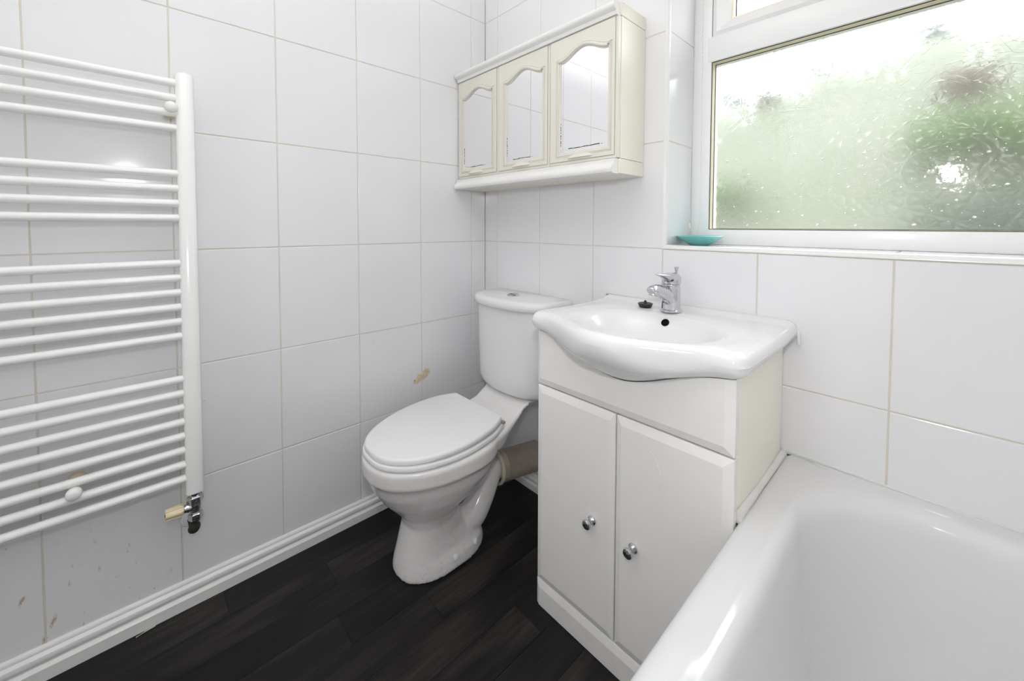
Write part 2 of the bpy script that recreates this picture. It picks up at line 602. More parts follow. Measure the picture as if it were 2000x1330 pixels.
def on_surface(o, origin, direction):
    from mathutils.bvhtree import BVHTree
    t = BVHTree.FromPolygons([v.co for v in o.data.vertices], [p.vertices for p in o.data.polygons])
    p, n, _, _ = t.ray_cast(Vector(origin), Vector(direction).normalized())
    return p, (n if n.dot(Vector(direction)) < 0 else -n)


def smooth(a, b, t):
    t = min(max((t - a) / (b - a), 0), 1)
    return t * t * (3 - 2 * t)


def thing(name, label, cat, loc=(0, 0, 0)):
    o = bpy.data.objects.new(name, None)
    o.empty_display_size = 0.05
    COL.objects.link(o)
    o['label'] = label
    o['category'] = cat
    return o


def tag(o, label, cat, group=None):
    o['label'] = label
    o['category'] = cat
    if group:
        o['group'] = group
    return o


def struct(o):
    o['kind'] = 'structure'
    return o


def lab(o, s):
    o['label'] = s
    return o


# ------------------------------------------------------------------ the room
TW, TH = 0.254436, 0.325          # tile pitch
ZA = 1.001                        # the joint level with the window sill
OL, OB = 0.07796, 0.08337         # first joints from the corner: left wall, back wall
ROOM_X, ROOM_Y, ROOM_Z = 1.87, -2.30, 2.36
WX0, WX1, WZ0, WZ1 = OB + 3 * TW, OB + 6 * TW, ZA, ZA + 3 * TH    # window opening, on the tile joints
J = 0.0029                        # joint width
D = 0.0016                        # tile proud of the grout

wall_left = struct(box('wall_left', (-0.12, ROOM_Y, 0), (-D, 0.0, ROOM_Z), M['grout']))
bm = bmesh.new()
add_box(bm, (-0.12, D, 0), (WX0, 0.30, ROOM_Z))
add_box(bm, (WX1, D, 0), (ROOM_X + 0.1, 0.30, ROOM_Z))
add_box(bm, (WX0, D, 0), (WX1, 0.30, WZ0))
add_box(bm, (WX0, D, WZ1), (WX1, 0.30, ROOM_Z))
wall_back = struct(from_bm('wall_back', bm, M['grout']))
wall_right = struct(box('wall_right', (ROOM_X, ROOM_Y, 0), (ROOM_X + 0.1, 0, ROOM_Z), M['paint']))
bm = bmesh.new()  # front wall, with a doorway opening added for the unseen fill lamp
add_box(bm, (-0.12, ROOM_Y - 0.1, 0), (0.50, ROOM_Y, ROOM_Z))
add_box(bm, (1.26, ROOM_Y - 0.1, 0), (ROOM_X + 0.1, ROOM_Y, ROOM_Z))
add_box(bm, (0.50, ROOM_Y - 0.1, 2.0), (1.26, ROOM_Y, ROOM_Z))
wall_front = struct(from_bm('wall_front', bm, M['paint']))
wall_sky_block = struct(box('wall_sky_block', (-0.12, ROOM_Y - 0.2, 0), (ROOM_X + 0.1, ROOM_Y - 0.12, ROOM_Z), M['paint']))  # unseen panel added so no sky shines in through the doorway
ceiling = struct(box('ceiling', (-0.12, ROOM_Y - 0.2, ROOM_Z), (ROOM_X + 0.1, 0.30, ROOM_Z + 0.1), M['ceil']))
floor = struct(box('floor', (-0.12, ROOM_Y - 0.2, -0.1), (ROOM_X + 0.1, 0.30, -0.002), M['subfloor']))

tile_cache = {}


def tile_mesh(wd, ht):
    """a tile lying in local x (width) and z (height), face at y=0 towards -y, eased edges"""
    k = (round(wd, 4), round(ht, 4))
    if k not in tile_cache:
        b = 0.0016
        f = [(-wd / 2 + b, -ht / 2 + b), (wd / 2 - b, -ht / 2 + b), (wd / 2 - b, ht / 2 - b), (-wd / 2 + b, ht / 2 - b)]
        g = [(-wd / 2 + b * .3, -ht / 2 + b * .3), (wd / 2 - b * .3, -ht / 2 + b * .3), (wd / 2 - b * .3, ht / 2 - b * .3), (-wd / 2 + b * .3, ht / 2 - b * .3)]
        h = [(-wd / 2, -ht / 2), (wd / 2, -ht / 2), (wd / 2, ht / 2), (-wd / 2, ht / 2)]
        vs_ = [(a, 0, c) for a, c in f] + [(a, 0.0005, c) for a, c in g] + [(a, D, c) for a, c in h]
        fs = [(0, 1, 2, 3)]
        for s in (0, 4):
            for i in range(4):
                j = (i + 1) % 4
                fs.append((s + i, s + 4 + i, s + 4 + j, s + j))
        me = bpy.data.meshes.new('tile')
        me.from_pydata(vs_, [], fs)
        bm = bmesh.new()
        bm.from_mesh(me)
        bmesh.ops.recalc_face_normals(bm, faces=bm.faces)
        # open-backed: make sure the face looks at -y
        bm.faces.ensure_lookup_table()
        if bm.faces[0].normal.y > 0:
            bmesh.ops.reverse_faces(bm, faces=bm.faces)
        bm.to_mesh(me)
        bm.free()
        me.materials.append(M['tile'])
        tile_cache[k] = me
    return tile_cache[k]


def put_tile(parent, a0, a1, z0, z1, side, depth=0.0):
    wd, ht = a1 - a0 - J, z1 - z0 - J
    if wd < 0.006 or ht < 0.006:
        return
    o = link('tile', tile_mesh(wd, ht), None, parent)
    c = (a0 + a1) / 2
    tilt = random.uniform(-0.0012, 0.0012)
    if side == 'back':
        o.location = (c, depth, (z0 + z1) / 2)
        o.rotation_euler = (0, 0, tilt)
    else:                                     # left wall and left reveal: a runs along -y, face looks at +x
        o.location = (depth, -c, (z0 + z1) / 2)
        o.rotation_euler = (0, 0, PI / 2 + tilt)
    return o


rows = [0.0] + [ZA + k * TH for k in range(-3, 5) if 0.02 < ZA + k * TH < ROOM_Z] + [ROOM_Z]
colsL = [0.0] + [OL + TW * k for k in range(0, 9)]
CHIP_Z = (0.351, 0.676)
for i, (a0, a1) in enumerate(zip(colsL, colsL[1:])):
    for z0, z1 in zip(rows, rows[1:]):
        if i in (1, 2) and abs(z0 - CHIP_Z[0]) < 0.01:
            continue                          # the two chipped tiles are cut to shape below
        put_tile(wall_left, a0, a1, z0, z1, 'left')
# chipped pair: notches in facing edges
jc = OL + TW
h2 = J / 2
t1 = [(OL + h2, CHIP_Z[0] + h2), (jc - h2, CHIP_Z[0] + h2), (jc - h2, 0.449), (jc - 0.010, 0.449), (jc - 0.022, 0.4535), (jc - 0.032, 0.456), (jc - 0.040, 0.465),
      (jc - 0.030, 0.475), (jc - 0.024, 0.474), (jc - 0.017, 0.477), (jc - 0.010, 0.472), (jc - h2, 0.4715), (jc - h2, CHIP_Z[1] - h2), (OL + h2, CHIP_Z[1] - h2)]
t2 = [(jc + h2, CHIP_Z[0] + h2), (jc + TW - h2, CHIP_Z[0] + h2), (jc + TW - h2, CHIP_Z[1] - h2), (jc + h2, CHIP_Z[1] - h2), (jc + h2, 0.4600), (jc + 0.009, 0.4635), (jc + 0.016, 0.4635), (jc + 0.022, 0.459),
      (jc + 0.026, 0.4545), (jc + 0.036, 0.4495), (jc + 0.040, 0.4455), (jc + 0.036, 0.441), (jc + 0.022, 0.4395), (jc + 0.010, 0.443), (jc + h2, 0.445)]
t1 = [(a, 0.460 + (b - 0.460) * 1.7 if 0.44 < b < 0.48 else b) for a, b in t1]
t2 = [(a, 0.452 + (b - 0.452) * 1.6 if 0.43 < b < 0.47 else b) for a, b in t2]
for t in (t1, t2):
    extrude_poly('tile', [t], lambda a, b, d: (d, -a, b), -D - 0.0008, 0.0, M['tile'], wall_left)
pl = [(jc - 0.050, 0.470), (jc - 0.02, 0.496), (jc + 0.03, 0.478), (jc + 0.048, 0.446), (jc + 0.02, 0.424), (jc - 0.02, 0.434)]
lab(extrude_poly('chip', [pl], lambda a, b, d: (d, -a, b), -D - 0.004, -D + 0.0005, M['plaster'], wall_left), 'crumbly beige plaster showing through a chipped tile joint')
for a, z, r in ((jc + 0.032, 0.4485, 0.0028), (jc - 0.008, 0.4625, 0.0018)):
    lathe('painted_chip_hole', [(r, 0), (r * .6, 0.0008)], M['dark'], wall_left, (-D + 0.0003, -a, z), (1, 0, 0), 8)  # dark discs paint the shade of small pits in the plaster

colsB = [0.0] + [OB + TW * k for k in range(0, 8)]
for a0, a1 in zip(colsB, colsB[1:]):
    a1 = min(a1, ROOM_X)
    for z0, z1 in zip(rows, rows[1:]):
        if a0 > WX0 - 0.01 and a1 < WX1 + 0.01 and z0 > WZ0 - 0.01 and z1 < WZ1 + 0.01:
            continue
        put_tile(wall_back, a0, a1, z0, z1, 'back')
# window reveal: tiles on the left cheek and the right cheek, tiled sill, plastic edge trim
FY = 0.175                         # inner face of the window frame
RX = WX0 + 0.0085                  # face of the left cheek
SZ = 1.0125                        # top of the sill tiles
for z0, z1 in zip(rows, rows[1:]):
    if z0 >= WZ0 - 0.01 and z1 <= WZ1 + 0.01:
        o = link('tile', tile_mesh(FY + 0.02 - 0.010, z1 - z0 - J), None, wall_back)
        o.location = (RX, (FY + 0.02 + 0.010) / 2, (z0 + z1) / 2)
        o.rotation_euler = (0, 0, PI / 2)
        o = link('tile', tile_mesh(FY + 0.02 - 0.010, z1 - z0 - J), None, wall_back)
        o.location = (WX1 - 0.0085, (FY + 0.02 + 0.010) / 2, (z0 + z1) / 2)
        o.rotation_euler = (0, 0, -PI / 2)
for k in range(3):
    o = link('tile', tile_mesh(TW - J, FY + 0.02 - 0.010), None, wall_back)
    o.location = (WX0 + (k + .5) * TW, (FY + 0.02 + 0.010) / 2, SZ)
    o.rotation_euler = (-PI / 2, 0, 0)
box('reveal_bedding', (WX0, D, WZ0), (RX - D, FY + 0.03, WZ1), M['grout'], wall_back)
box('reveal_bedding', (WX1 - 0.0085 + D, D, WZ0), (WX1, FY + 0.03, WZ1), M['grout'], wall_back)
box('reveal_bedding', (WX0, D, WZ0), (WX1, FY + 0.03, SZ - D), M['grout'], wall_back)


def quadrant(p0, p1, out_dir, in_dir, r=0.011):
    """quarter-round plastic trim from p0 to p1; corner points along out_dir (room) then turns to in_dir"""
    p0, p1, a, b = Vector(p0), Vector(p1), Vector(out_dir), Vector(in_dir)
    pr = [(0, 0), (r, 0)] + [(r * math.cos(t * PI / 12), r * math.sin(t * PI / 12)) for t in range(1, 6)] + [(0, r)]
    rings = [[p + a * u + b * v for u, v in pr] for p in (p0, p1)]
    return rings


tr1 = struct(loft('trim_1', quadrant((WX0 - 0.001, 0.0085, WZ0), (WX0 - 0.001, 0.0085, WZ1), (0, -1, 0), (1, 0, 0)), M['gloss']))
tr2 = struct(loft('trim_2', quadrant((WX0 - 0.001, 0.0085, WZ0 + 0.0015), (WX1, 0.0085, WZ0 + 0.0015), (0, -1, 0), (0, 0, 1), 0.0115), M['gloss']))

# floor planks
xs = [-0.082 + 0.102 * k for k in range(0, 13)]
joints = {0: [-0.70, -1.55], 1: [-1.007, -0.32], 2: [-0.752, -1.62], 3: [-0.25, -1.30], 4: [-0.788, -1.72], 5: [-0.578, -1.40], 6: [-0.20, -1.02], 7: [-0.41, -1.25]}
for i, (x0, x1) in enumerate(zip(xs, xs[1:])):
    ys = sorted([0.0, ROOM_Y] + joints.get(i, [-0.3 - (i * 0.37) % 0.5, -1.2 - (i * 0.23) % 0.5]))
    lo, hi = max(x0, 0.0), x1
    for y0, y1 in zip(ys, ys[1:]):
        o = box('plank', ((lo - hi) / 2 + 0.0004, (y0 - y1) / 2 + 0.0005, -0.002), ((hi - lo) / 2 - 0.0004, (y1 - y0) / 2 - 0.0005, 0.0), M['plank'], floor, bev=0.0003, seg=1)
        o.location = ((lo + hi) / 2, (y0 + y1) / 2, 0)

# skirting boards
def skirting(name, a, b, n, ha, hb):
    """a,b: foot of the wall at both ends, n: direction into the room, ha/hb heights"""
    prof = [(0, 0), (0.021, 0), (0.021, 0.40), (0.0195, 0.43), (0.014, 0.50), (0.0135, 0.54), (0.0165, 0.60), (0.0175, 0.68), (0.0155, 0.77), (0.0105, 0.83), (0.0085, 0.85), (0.0085, 0.90), (0.0065, 0.96), (0.003, 1.0), (0, 1.0)]
    rings = [[Vector(p) + Vector(n) * d + Vector((0, 0, z * h)) for d, z in prof] for p, h in ((a, ha), (b, hb))]
    o = loft(name, rings, M['gloss'], None, angle=28)
    return struct(o)


skirting('baseboard_left', (0.0, ROOM_Y, 0), (0.0, 0.0, 0), (1, 0, 0), 0.088, 0.058)
skirting('baseboard_back', (0.0, 0.0, 0), (0.672, 0.0, 0), (0, -1, 0), 0.060, 0.060)

# ------------------------------------------------------------------ window
win = bpy.data.objects.new('window_1', None)
COL.objects.link(win)
struct(win)
FX0, FX1 = RX, WX1 - 0.0085
PX0, PX1, PZ0, PZ1 = 0.911, FX1 - 0.049, 1.060, 1.589
TZ1 = 1.667
FZ0, FZ1 = SZ, WZ1


def frame_bar(name, lo, hi, bev=0.003):
    return box(name, lo, hi, M['upvc'], win, bev, 2)


fb = FY + 0.065
frame_bar('frame_jamb', (FX0, FY, FZ0), (PX0, fb, FZ1))
frame_bar('frame_jamb', (PX1, FY, FZ0), (FX1, fb, FZ1))
frame_bar('frame_sill_rail', (PX0 - 0.003, FY + 0.001, FZ0), (PX1 + 0.003, fb, PZ0))
frame_bar('frame_head', (PX0 - 0.003, FY + 0.001, FZ1 - 0.045), (PX1 + 0.003, fb, FZ1))
frame_bar('transom', (0.899, FY - 0.003, PZ1), (PX1 + 0.012, fb, TZ1))
# lower light: gasket line, bead, mouldy edge, patterned pane
GY = FY + 0.030


def ring_strip(name, x0, x1, z0, z1, wdt, y0, y1, m_, parent):
    bm = bmesh.new()
    add_box(bm, (x0, y0, z0), (x0 + wdt, y1, z1))
    add_box(bm, (x1 - wdt, y0, z0), (x1, y1, z1))
    add_box(bm, (x0 + wdt, y0, z0), (x1 - wdt, y1, z0 + wdt))
    add_box(bm, (x0 + wdt, y0, z1 - wdt), (x1 - wdt, y1, z1))
    return from_bm(name, bm, m_, parent)


ring_strip('gasket', PX0 - 0.001, PX1 + 0.001, PZ0 - 0.001, PZ1 + 0.001, 0.0028, FY + 0.004, FY + 0.006, M['gasket'], win)
ring_strip('glazing_bead', PX0 - 0.001, PX1 + 0.001, PZ0 - 0.001, PZ1 + 0.001, 0.0035, FY + 0.006, GY - 0.003, M['beadc'], win)
ring_strip('mouldy_seal', PX0 - 0.001, PX1 + 0.001, PZ0 - 0.001, PZ1 + 0.001, 0.0048, GY - 0.003, GY, M['gasket'], win)
pane = box('pane', (PX0 - 0.006, GY, PZ0 - 0.006), (PX1 + 0.006, GY + 0.004, PZ1 + 0.006), M['glassp'], win)
lab(pane, 'flower patterned obscure glass, misted and wet')
# top light: opening sash with bevelled members
SX0, SX1, SZ0, SZ1 = 0.9127, PX1 + 0.001, TZ1 + 0.001, FZ1 - 0.044
GX0, GX1, GZ0, GZ1 = SX0 + 0.052, SX1 - 0.052, SZ0 + 0.036, SZ1 - 0.036
def mitred(name, quad_o, quad_i):
    (a, b), (c, d) = quad_o, quad_i
    vs_ = [(a[0], FY + .004, a[1]), (b[0], FY + .004, b[1]), (d[0], FY - .001, d[1]), (c[0], FY - .001, c[1])]
    y2 = fb - 0.01
    e = 0.25
    m1 = tuple(a[i] + (c[i] - a[i]) * e for i in (0, 1))
    m2 = tuple(b[i] + (d[i] - b[i]) * e for i in (0, 1))
    vs_ = [(a[0], FY + .002, a[1]), (b[0], FY + .002, b[1]), (m2[0], FY - .006, m2[1]), (m1[0], FY - .006, m1[1]),
           (d[0], FY + .004, d[1]), (c[0], FY + .004, c[1]),
           (a[0], y2, a[1]), (b[0], y2, b[1]), (d[0], y2, d[1]), (c[0], y2, c[1])]
    fs = [(0, 1, 2, 3), (3, 2, 4, 5), (5, 4, 8, 9), (9, 8, 7, 6), (6, 7, 1, 0), (0, 3, 5, 9, 6), (1, 7, 8, 4, 2)]
    return mesh(name, vs_, fs, M['upvc'], win)


O = [(SX0, SZ0), (SX1, SZ0), (SX1, SZ1), (SX0, SZ1)]
I = [(GX0, GZ0), (GX1, GZ0), (GX1, GZ1), (GX0, GZ1)]
for k in range(4):
    mitred('sash_member', (O[k], O[(k + 1) % 4]), (I[k], I[(k + 1) % 4]))
ring_strip('gasket', SX0 - 0.0025, SX1 + 0.0025, SZ0 - 0.0025, SZ1 + 0.0025, 0.0025, FY + 0.003, FY + 0.02, M['gasket'], win)
ring_strip('glazing_bead', GX0, GX1, GZ0, GZ1, 0.005, FY + 0.008, GY - 0.002, M['beadc'], win)
ring_strip('mouldy_seal', GX0, GX1, GZ0, GZ1, 0.0075, GY - 0.002, GY, M['gasket'], win)
box('pane', (GX0 - 0.004, GY, GZ0 - 0.004), (GX1 + 0.004, GY + 0.004, GZ1 + 0.004), M['glass'], win)
# droplets on the room side of the pane
bm = bmesh.new()
for k in range(130):
    u = random.random()
    x = PX0 + 0.03 + (PX1 - PX0 - 0.05) * (random.random() ** 0.7)
    z = PZ0 + 0.012 + (PZ1 - PZ0 - 0.25) * random.random() ** 1.4
    r = random.choice((0.0008, 0.0009, 0.0011, 0.0013, 0.0018, 0.0026))
    bmesh.ops.create_icosphere(bm, subdivisions=1, radius=1, matrix=Matrix.Translation((x, GY, z)) @ Matrix.Diagonal((r * random.uniform(1, 1.8), r * 0.7, r, 1)))
dr = from_bm('droplet', bm, M['drop'], win, smooth=True)
dr['kind'] = 'stuff'

# ------------------------------------------------------------------ outdoors beyond the glass
def bank_z(x, y):
    t = min(max((y - 1.6) / 6.2, 0), 1)
    s = t * t * (3 - 2 * t)
    return -0.25 + s * (3.85 + 0.10 * (x + 1)) + 0.05 * math.sin(x * 1.7 + y) + 0.04 * math.sin(y * 3.1 - x)


nx, ny = 70, 50
vs_, fs = [], []
for j in range(ny):
    for i in range(nx):
        x = -9 + 18 * i / (nx - 1)
        y = 0.45 + 13 * (j / (ny - 1)) ** 1.5
        vs_.append((x, y, bank_z(x, y)))
for j in range(ny - 1):
    for i in range(nx - 1):
        a = j * nx + i
        fs.append((a, a + 1, a + nx + 1, a + nx))
bank = mesh('grass_bank', vs_, fs, M['grass'], None, smooth=True)
struct(bank)


def bush_mesh(name, m_, n, rx, rz, leaf, seed):
    rnd = random.Random(seed)
    V, F = [], []
    lobes = [(rnd.uniform(-.5, .5) * rx, rnd.uniform(-.5, .5) * rx, rnd.uniform(.3, .75) * rz * 1.1, rnd.uniform(.40, .62)) for _ in range(9)]
    for k in range(n):
        lx, ly, lz, lr = rnd.choice(lobes)
        d = Vector((rnd.gauss(0, 1), rnd.gauss(0, 1), rnd.gauss(0, 1))).normalized()
        r = lr * rnd.uniform(0.72, 1.03)
        c = Vector((lx + d.x * r * rx, ly + d.y * r * rx, max(0.05, lz + d.z * r * rz)))
        t = (d + Vector((rnd.uniform(-.6, .6), rnd.uniform(-.6, .6), rnd.uniform(-.6, .6)))).normalized()
        u, v = frame_of(t)
        s = leaf * rnd.uniform(0.7, 1.3)
        b = len(V)
        V += [c - u * s * .45, c + v * s, c + u * s * .45, c - v * s]
        F.append((b, b + 1, b + 2, b + 3))
    me = bpy.data.meshes.new(name)
    me.from_pydata([tuple(p) for p in V], [], F)
    me.materials.append(m_)
    return me


def stem_mesh(h):
    bm = bmesh.new()
    for k in range(4):
        a = k * PI / 2 + .4
        add_tube(bm, [(0.02 * math.cos(a), 0.02 * math.sin(a), -0.15), (0.08 * math.cos(a), 0.08 * math.sin(a), h * .4), (0.25 * math.cos(a), 0.25 * math.sin(a), h)], [0.035, 0.025, 0.012], 6)
    me = bpy.data.meshes.new('stem')
    bmesh.ops.recalc_face_normals(bm, faces=bm.faces)
    bm.to_mesh(me)
    bm.free()
    me.materials.append(M['bark'])
    return me


SM = {'dark': bush_mesh('foliage', M['leafd'], 1500, 0.85, 0.95, 0.075, 1), 'fresh': bush_mesh('foliage', M['leafl'], 1200, 0.7, 0.6, 0.07, 2),
      'bronze': bush_mesh('foliage', M['leafb'], 900, 0.6, 0.6, 0.07, 3), 'grey': bush_mesh('foliage', M['leafg'], 1400, 0.9, 0.9, 0.08, 4)}
STEM = stem_mesh(0.5)
bushes = [
    ('dark', 1.95, 3.0, 0.86, 'dark green bush filling the lower right of the patterned pane'),
    ('fresh', 1.65, 4.5, 0.85, 'fresh yellow-green bush behind the dark one, right side of the pane'),
    ('bronze', 1.57, 5.3, 0.42, 'bronze-brown bush seen through the upper right of the pane'),
    ('dark', 3.2, 6.4, 0.95, 'dark bush on the bank at the right edge of the pane'),
    ('fresh', -0.55, 4.2, 0.60, 'low yellow-green bush at the lower left corner of the pane'),
    ('bronze', -0.6, 6.3, 0.35, 'small bronze-brown bush halfway up the bank, left of the pane middle'),
]
for k, nth in enumerate(('leftmost', 'second from the left', 'third from the left', 'fourth from the left', 'fifth from the left', 'sixth from the left', 'rightmost')):
    bushes.append((('grey', 'dark', 'grey', 'grey')[k % 4], -6.2 + 1.5 * k + random.uniform(-.12, .12), 8.1 + random.uniform(-.3, .3), random.uniform(0.46, 0.58), 'low bush on the skyline outside the patterned pane, %s of the row' % nth))
for kind, x, y, s, lb in bushes:
    t = thing('bush', lb, 'bush')
    t.location = (x, y, bank_z(x, y))
    t.scale = (s, s, s)
    t.rotation_euler = (0, 0, random.uniform(0, 6))
    t['group'] = 'bushes on the bank outside'
    link('foliage', SM[kind], None, t)
    link('stem', STEM, None, t)

# ------------------------------------------------------------------ towel radiator on the left wall
rad = thing('towel_radiator', 'tall white ladder towel radiator with grouped bars on the left wall', 'radiator')
RC = 0.070
Y_R, Y_L = -1.0705, -1.592


def collector(yc):
    rings = []
    for z, k in ((0.3515, 0.86), (0.3535, 1.0), (1.4570, 1.0), (1.4600, 0.9)):
        pts = []
        prof = [(-0.020, -0.5), (-0.019, -0.92), (-0.015, -1), (0.004, -1), (0.0125, -0.93), (0.0175, -0.75), (0.0195, -0.4), (0.0205, 0), (0.0195, 0.4), (0.0175, 0.75), (0.0125, 0.93), (0.004, 1), (-0.015, 1), (-0.019, 0.92), (-0.020, 0.5)]
        for px, py in prof:
            pts.append(Vector((RC - 0.004 + px * k, yc + py * 0.0195 * k, z)))
        rings.append(pts)
    return loft('collector', rings, M['rad'], rad, angle=50)


for yc in (Y_R, Y_L):
    collector(yc)
    lathe('end_cap', [(0.010, 0), (0.010, 0.004), (0.006, 0.007), (0.0, 0.008)], M['rad'], rad, (RC - 0.004, yc, 1.4595))
P_ = 0.0383
zs = [0.3965 + P_ * k for k in range(8)] + [0.7790 + P_ * k for k in range(6)] + [1.0880 + P_ * k for k in range(4)] + [1.3195 + P_ * k for k in range(4)]
bm = bmesh.new()
add_lathe(bm, [(0.0101, 0), (0.0101, Y_R - Y_L - 0.03)], (0, 0, 0), (0, 1, 0), 20)
bmesh.ops.recalc_face_normals(bm, faces=bm.faces)
bar_me = bpy.data.meshes.new('bar')
bm.to_mesh(bar_me)
bm.free()
bar_me.polygons.foreach_set('use_smooth', [True] * len(bar_me.polygons))
bar_me.set_sharp_from_angle(angle=math.radians(60))
bar_me.materials.append(M['rad'])
for z in zs:
    o = link('bar', bar_me, None, rad)
    o.location = (RC, Y_L + 0.015, z)
for by, bz in ((-1.0985, 1.3700), (-1.2895, 0.4525), (-1.56, 1.3700)):
    b = lathe('bracket', [(0.0150, 0.0015), (0.0150, 0.004), (0.0125, 0.007), (0.0075, 0.009), (0.0075, 0.070), (0.0095, 0.072), (0.0095, 0.077)], M['creamp'], rad, (0.0, by, bz), (1, 0, 0), 24)
    lathe('bracket_cap', [(0.0120, 0), (0.0138, 0.002), (0.0138, 0.009), (0.0125, 0.0135), (0.009, 0.0165), (0.004, 0.0178), (0, 0.0180)], M['rad'], b, (0.077, by, bz), (1, 0, 0), 24)
# valve
VX, VY = RC + 0.001, -1.0705
valve = lathe('valve', [(0.0100, 0), (0.0100, 0.020), (0.0128, 0.022), (0.0128, 0.044), (0.0110, 0.046), (0.0110, 0.062)], M['tarn'], rad, (VX, VY, 0.279), (0, 0, 1), 20)
for z0, z1, r in ((0.325, 0.343, 0.0185), (0.277, 0.296, 0.0165)):
    lathe('union_nut', [(r * 0.9, z0), (r, z0 + .002), (r, z1 - .002), (r * 0.9, z1)], M['tarn'], valve, (VX, VY, 0), (0, 0, 1), 6, angle=20)
lathe('union_collar', [(0.0118, 0), (0.0118, 0.012)], M['chrome'], valve, (VX, VY, 0.341))
lathe('valve_neck', [(0.0100, 0), (0.0118, 0.010), (0.0105, 0.016), (0.0100, 0.0225)], M['tarn'], valve, (VX, VY - 0.005, 0.3135), (0, -1, 0.02), 18)
# ribbed cream hand wheel, slightly flared
hr = []
for d, r in ((0.0, 0.0118), (0.003, 0.0128), (0.034, 0.0105), (0.037, 0.0098)):
    ring = []
    for k in range(48):
        a = 2 * PI * k / 48
        rr = r + 0.0012 + (0.0022 if k % 8 < 3 else 0.0) * (1.0 if d > 0.001 else 0.3)
        ring.append(Vector((VX + rr * math.cos(a), VY - 0.0245 - d, 0.3140 + d * 0.02 + rr * math.sin(a))))
    hr.append(ring)
lab(loft('hand_wheel', hr, M['creamp'], valve, angle=30), 'ribbed cream plastic hand wheel')
lathe('wheel_end', [(0.004, 0), (0.004, 0.0012)], M['dark'], valve, (VX, VY - 0.0615, 0.3147), (0, -1, 0.02), 12)
# corroded elbow to the wall
el = spline([(VX, VY - 0.001, 0.285), (VX, VY - 0.002, 0.262), (VX - 0.004, VY - 0.003, 0.250), (VX - 0.018, VY - 0.004, 0.245), (VX - 0.045, VY - 0.005, 0.245), (0.003, VY - 0.0055, 0.245)], 5)
rr = [0.0085 + (0.0040 if 5 <= i <= 13 else 0) + random.uniform(-0.0007, 0.0007) for i in range(len(el))]
lab(tube('pipe_elbow', el, rr, M['corr'], valve, 14), 'dark green corroded pipe elbow')
lab(lathe('pipe_collar', [(0.0235, 0), (0.0235, 0.002), (0.020, 0.007), (0.010, 0.0095), (0.008, 0.010)], M['gloss'], valve, (0.0015, VY - 0.0055, 0.245), (1, 0, 0), 28), 'white plastic wall collar')

# ------------------------------------------------------------------ mirrored wall cabinet
cab = thing('wall_cabinet', 'cream three-door mirrored bathroom cabinet hung on the back wall', 'cabinet')
CX0, CX1 = 0.004, 0.7805
CF = -0.152                                   # door fronts
CD = -0.1355                                  # carcass front
box('carcass', (CX0 + 0.002, CD, 1.268), (CX1, -0.001, 1.6735), M['cream'], cab, 0.001, 1)
lab(box('gap_shade_sheet', (CX0 + 0.003, CD - 0.0006, 1.2675), (CX1 - 0.002, CD, 1.6730), M['dark'], cab), 'dark sheet painting the shade in the door gaps')  # dark sheet behind the doors paints the shade between them
box('top_board', (CX0, CD - 0.004, 1.6745), (CX1 + 0.0005, -0.001, 1.713), M['cream'], cab, 0.001, 1)
box('bottom_board', (CX0, CD - 0.004, 1.2245), (CX1 + 0.0005, -0.001, 1.267), M['cream'], cab, 0.001, 1)


def moulding(name, prof):
    rings = [[Vector((x, CD - 0.003 - d, z)) for d, z in prof] for x in (CX0 + 0.001, CX1 - 0.004)]
    return loft(name, rings, M['mould'], cab, angle=35)


moulding('cornice', [(0, 1.673), (0.018, 1.673), (0.0195, 1.678), (0.021, 1.683), (0.025, 1.686), (0.030, 1.690), (0.033, 1.695), (0.033, 1.701), (0.030, 1.706), (0.022, 1.7095), (0, 1.7100)])
moulding('light_pelmet', [(0, 1.223), (0.028, 1.223), (0.035, 1.226), (0.038, 1.232), (0.037, 1.239), (0.032, 1.246), (0.026, 1.251), (0.024, 1.256), (0.024, 1.262), (0.018, 1.2665), (0, 1.267)])


def arch(x0, x1, zb, zs_, zc, off=0.0, n=26):
    """door opening outline, anticlockwise seen from the room: flat foot, small shoulders, ogee crown"""
    x0 -= off; x1 += off; zb -= off
    L = x1 - x0
    pts = [(x0, zb), (x1, zb)]
    for i in range(n + 1):
        t = i / n
        x = x1 - L * t
        s = abs(2 * t - 1)
        if s > 0.90:
            z = 0.0
        else:
            q = s / 0.90
            z = (0.5 + 0.5 * math.cos(PI * q)) ** 0.85
        pts.append((x, zs_ + (zc - zs_) * z + off))
    return pts


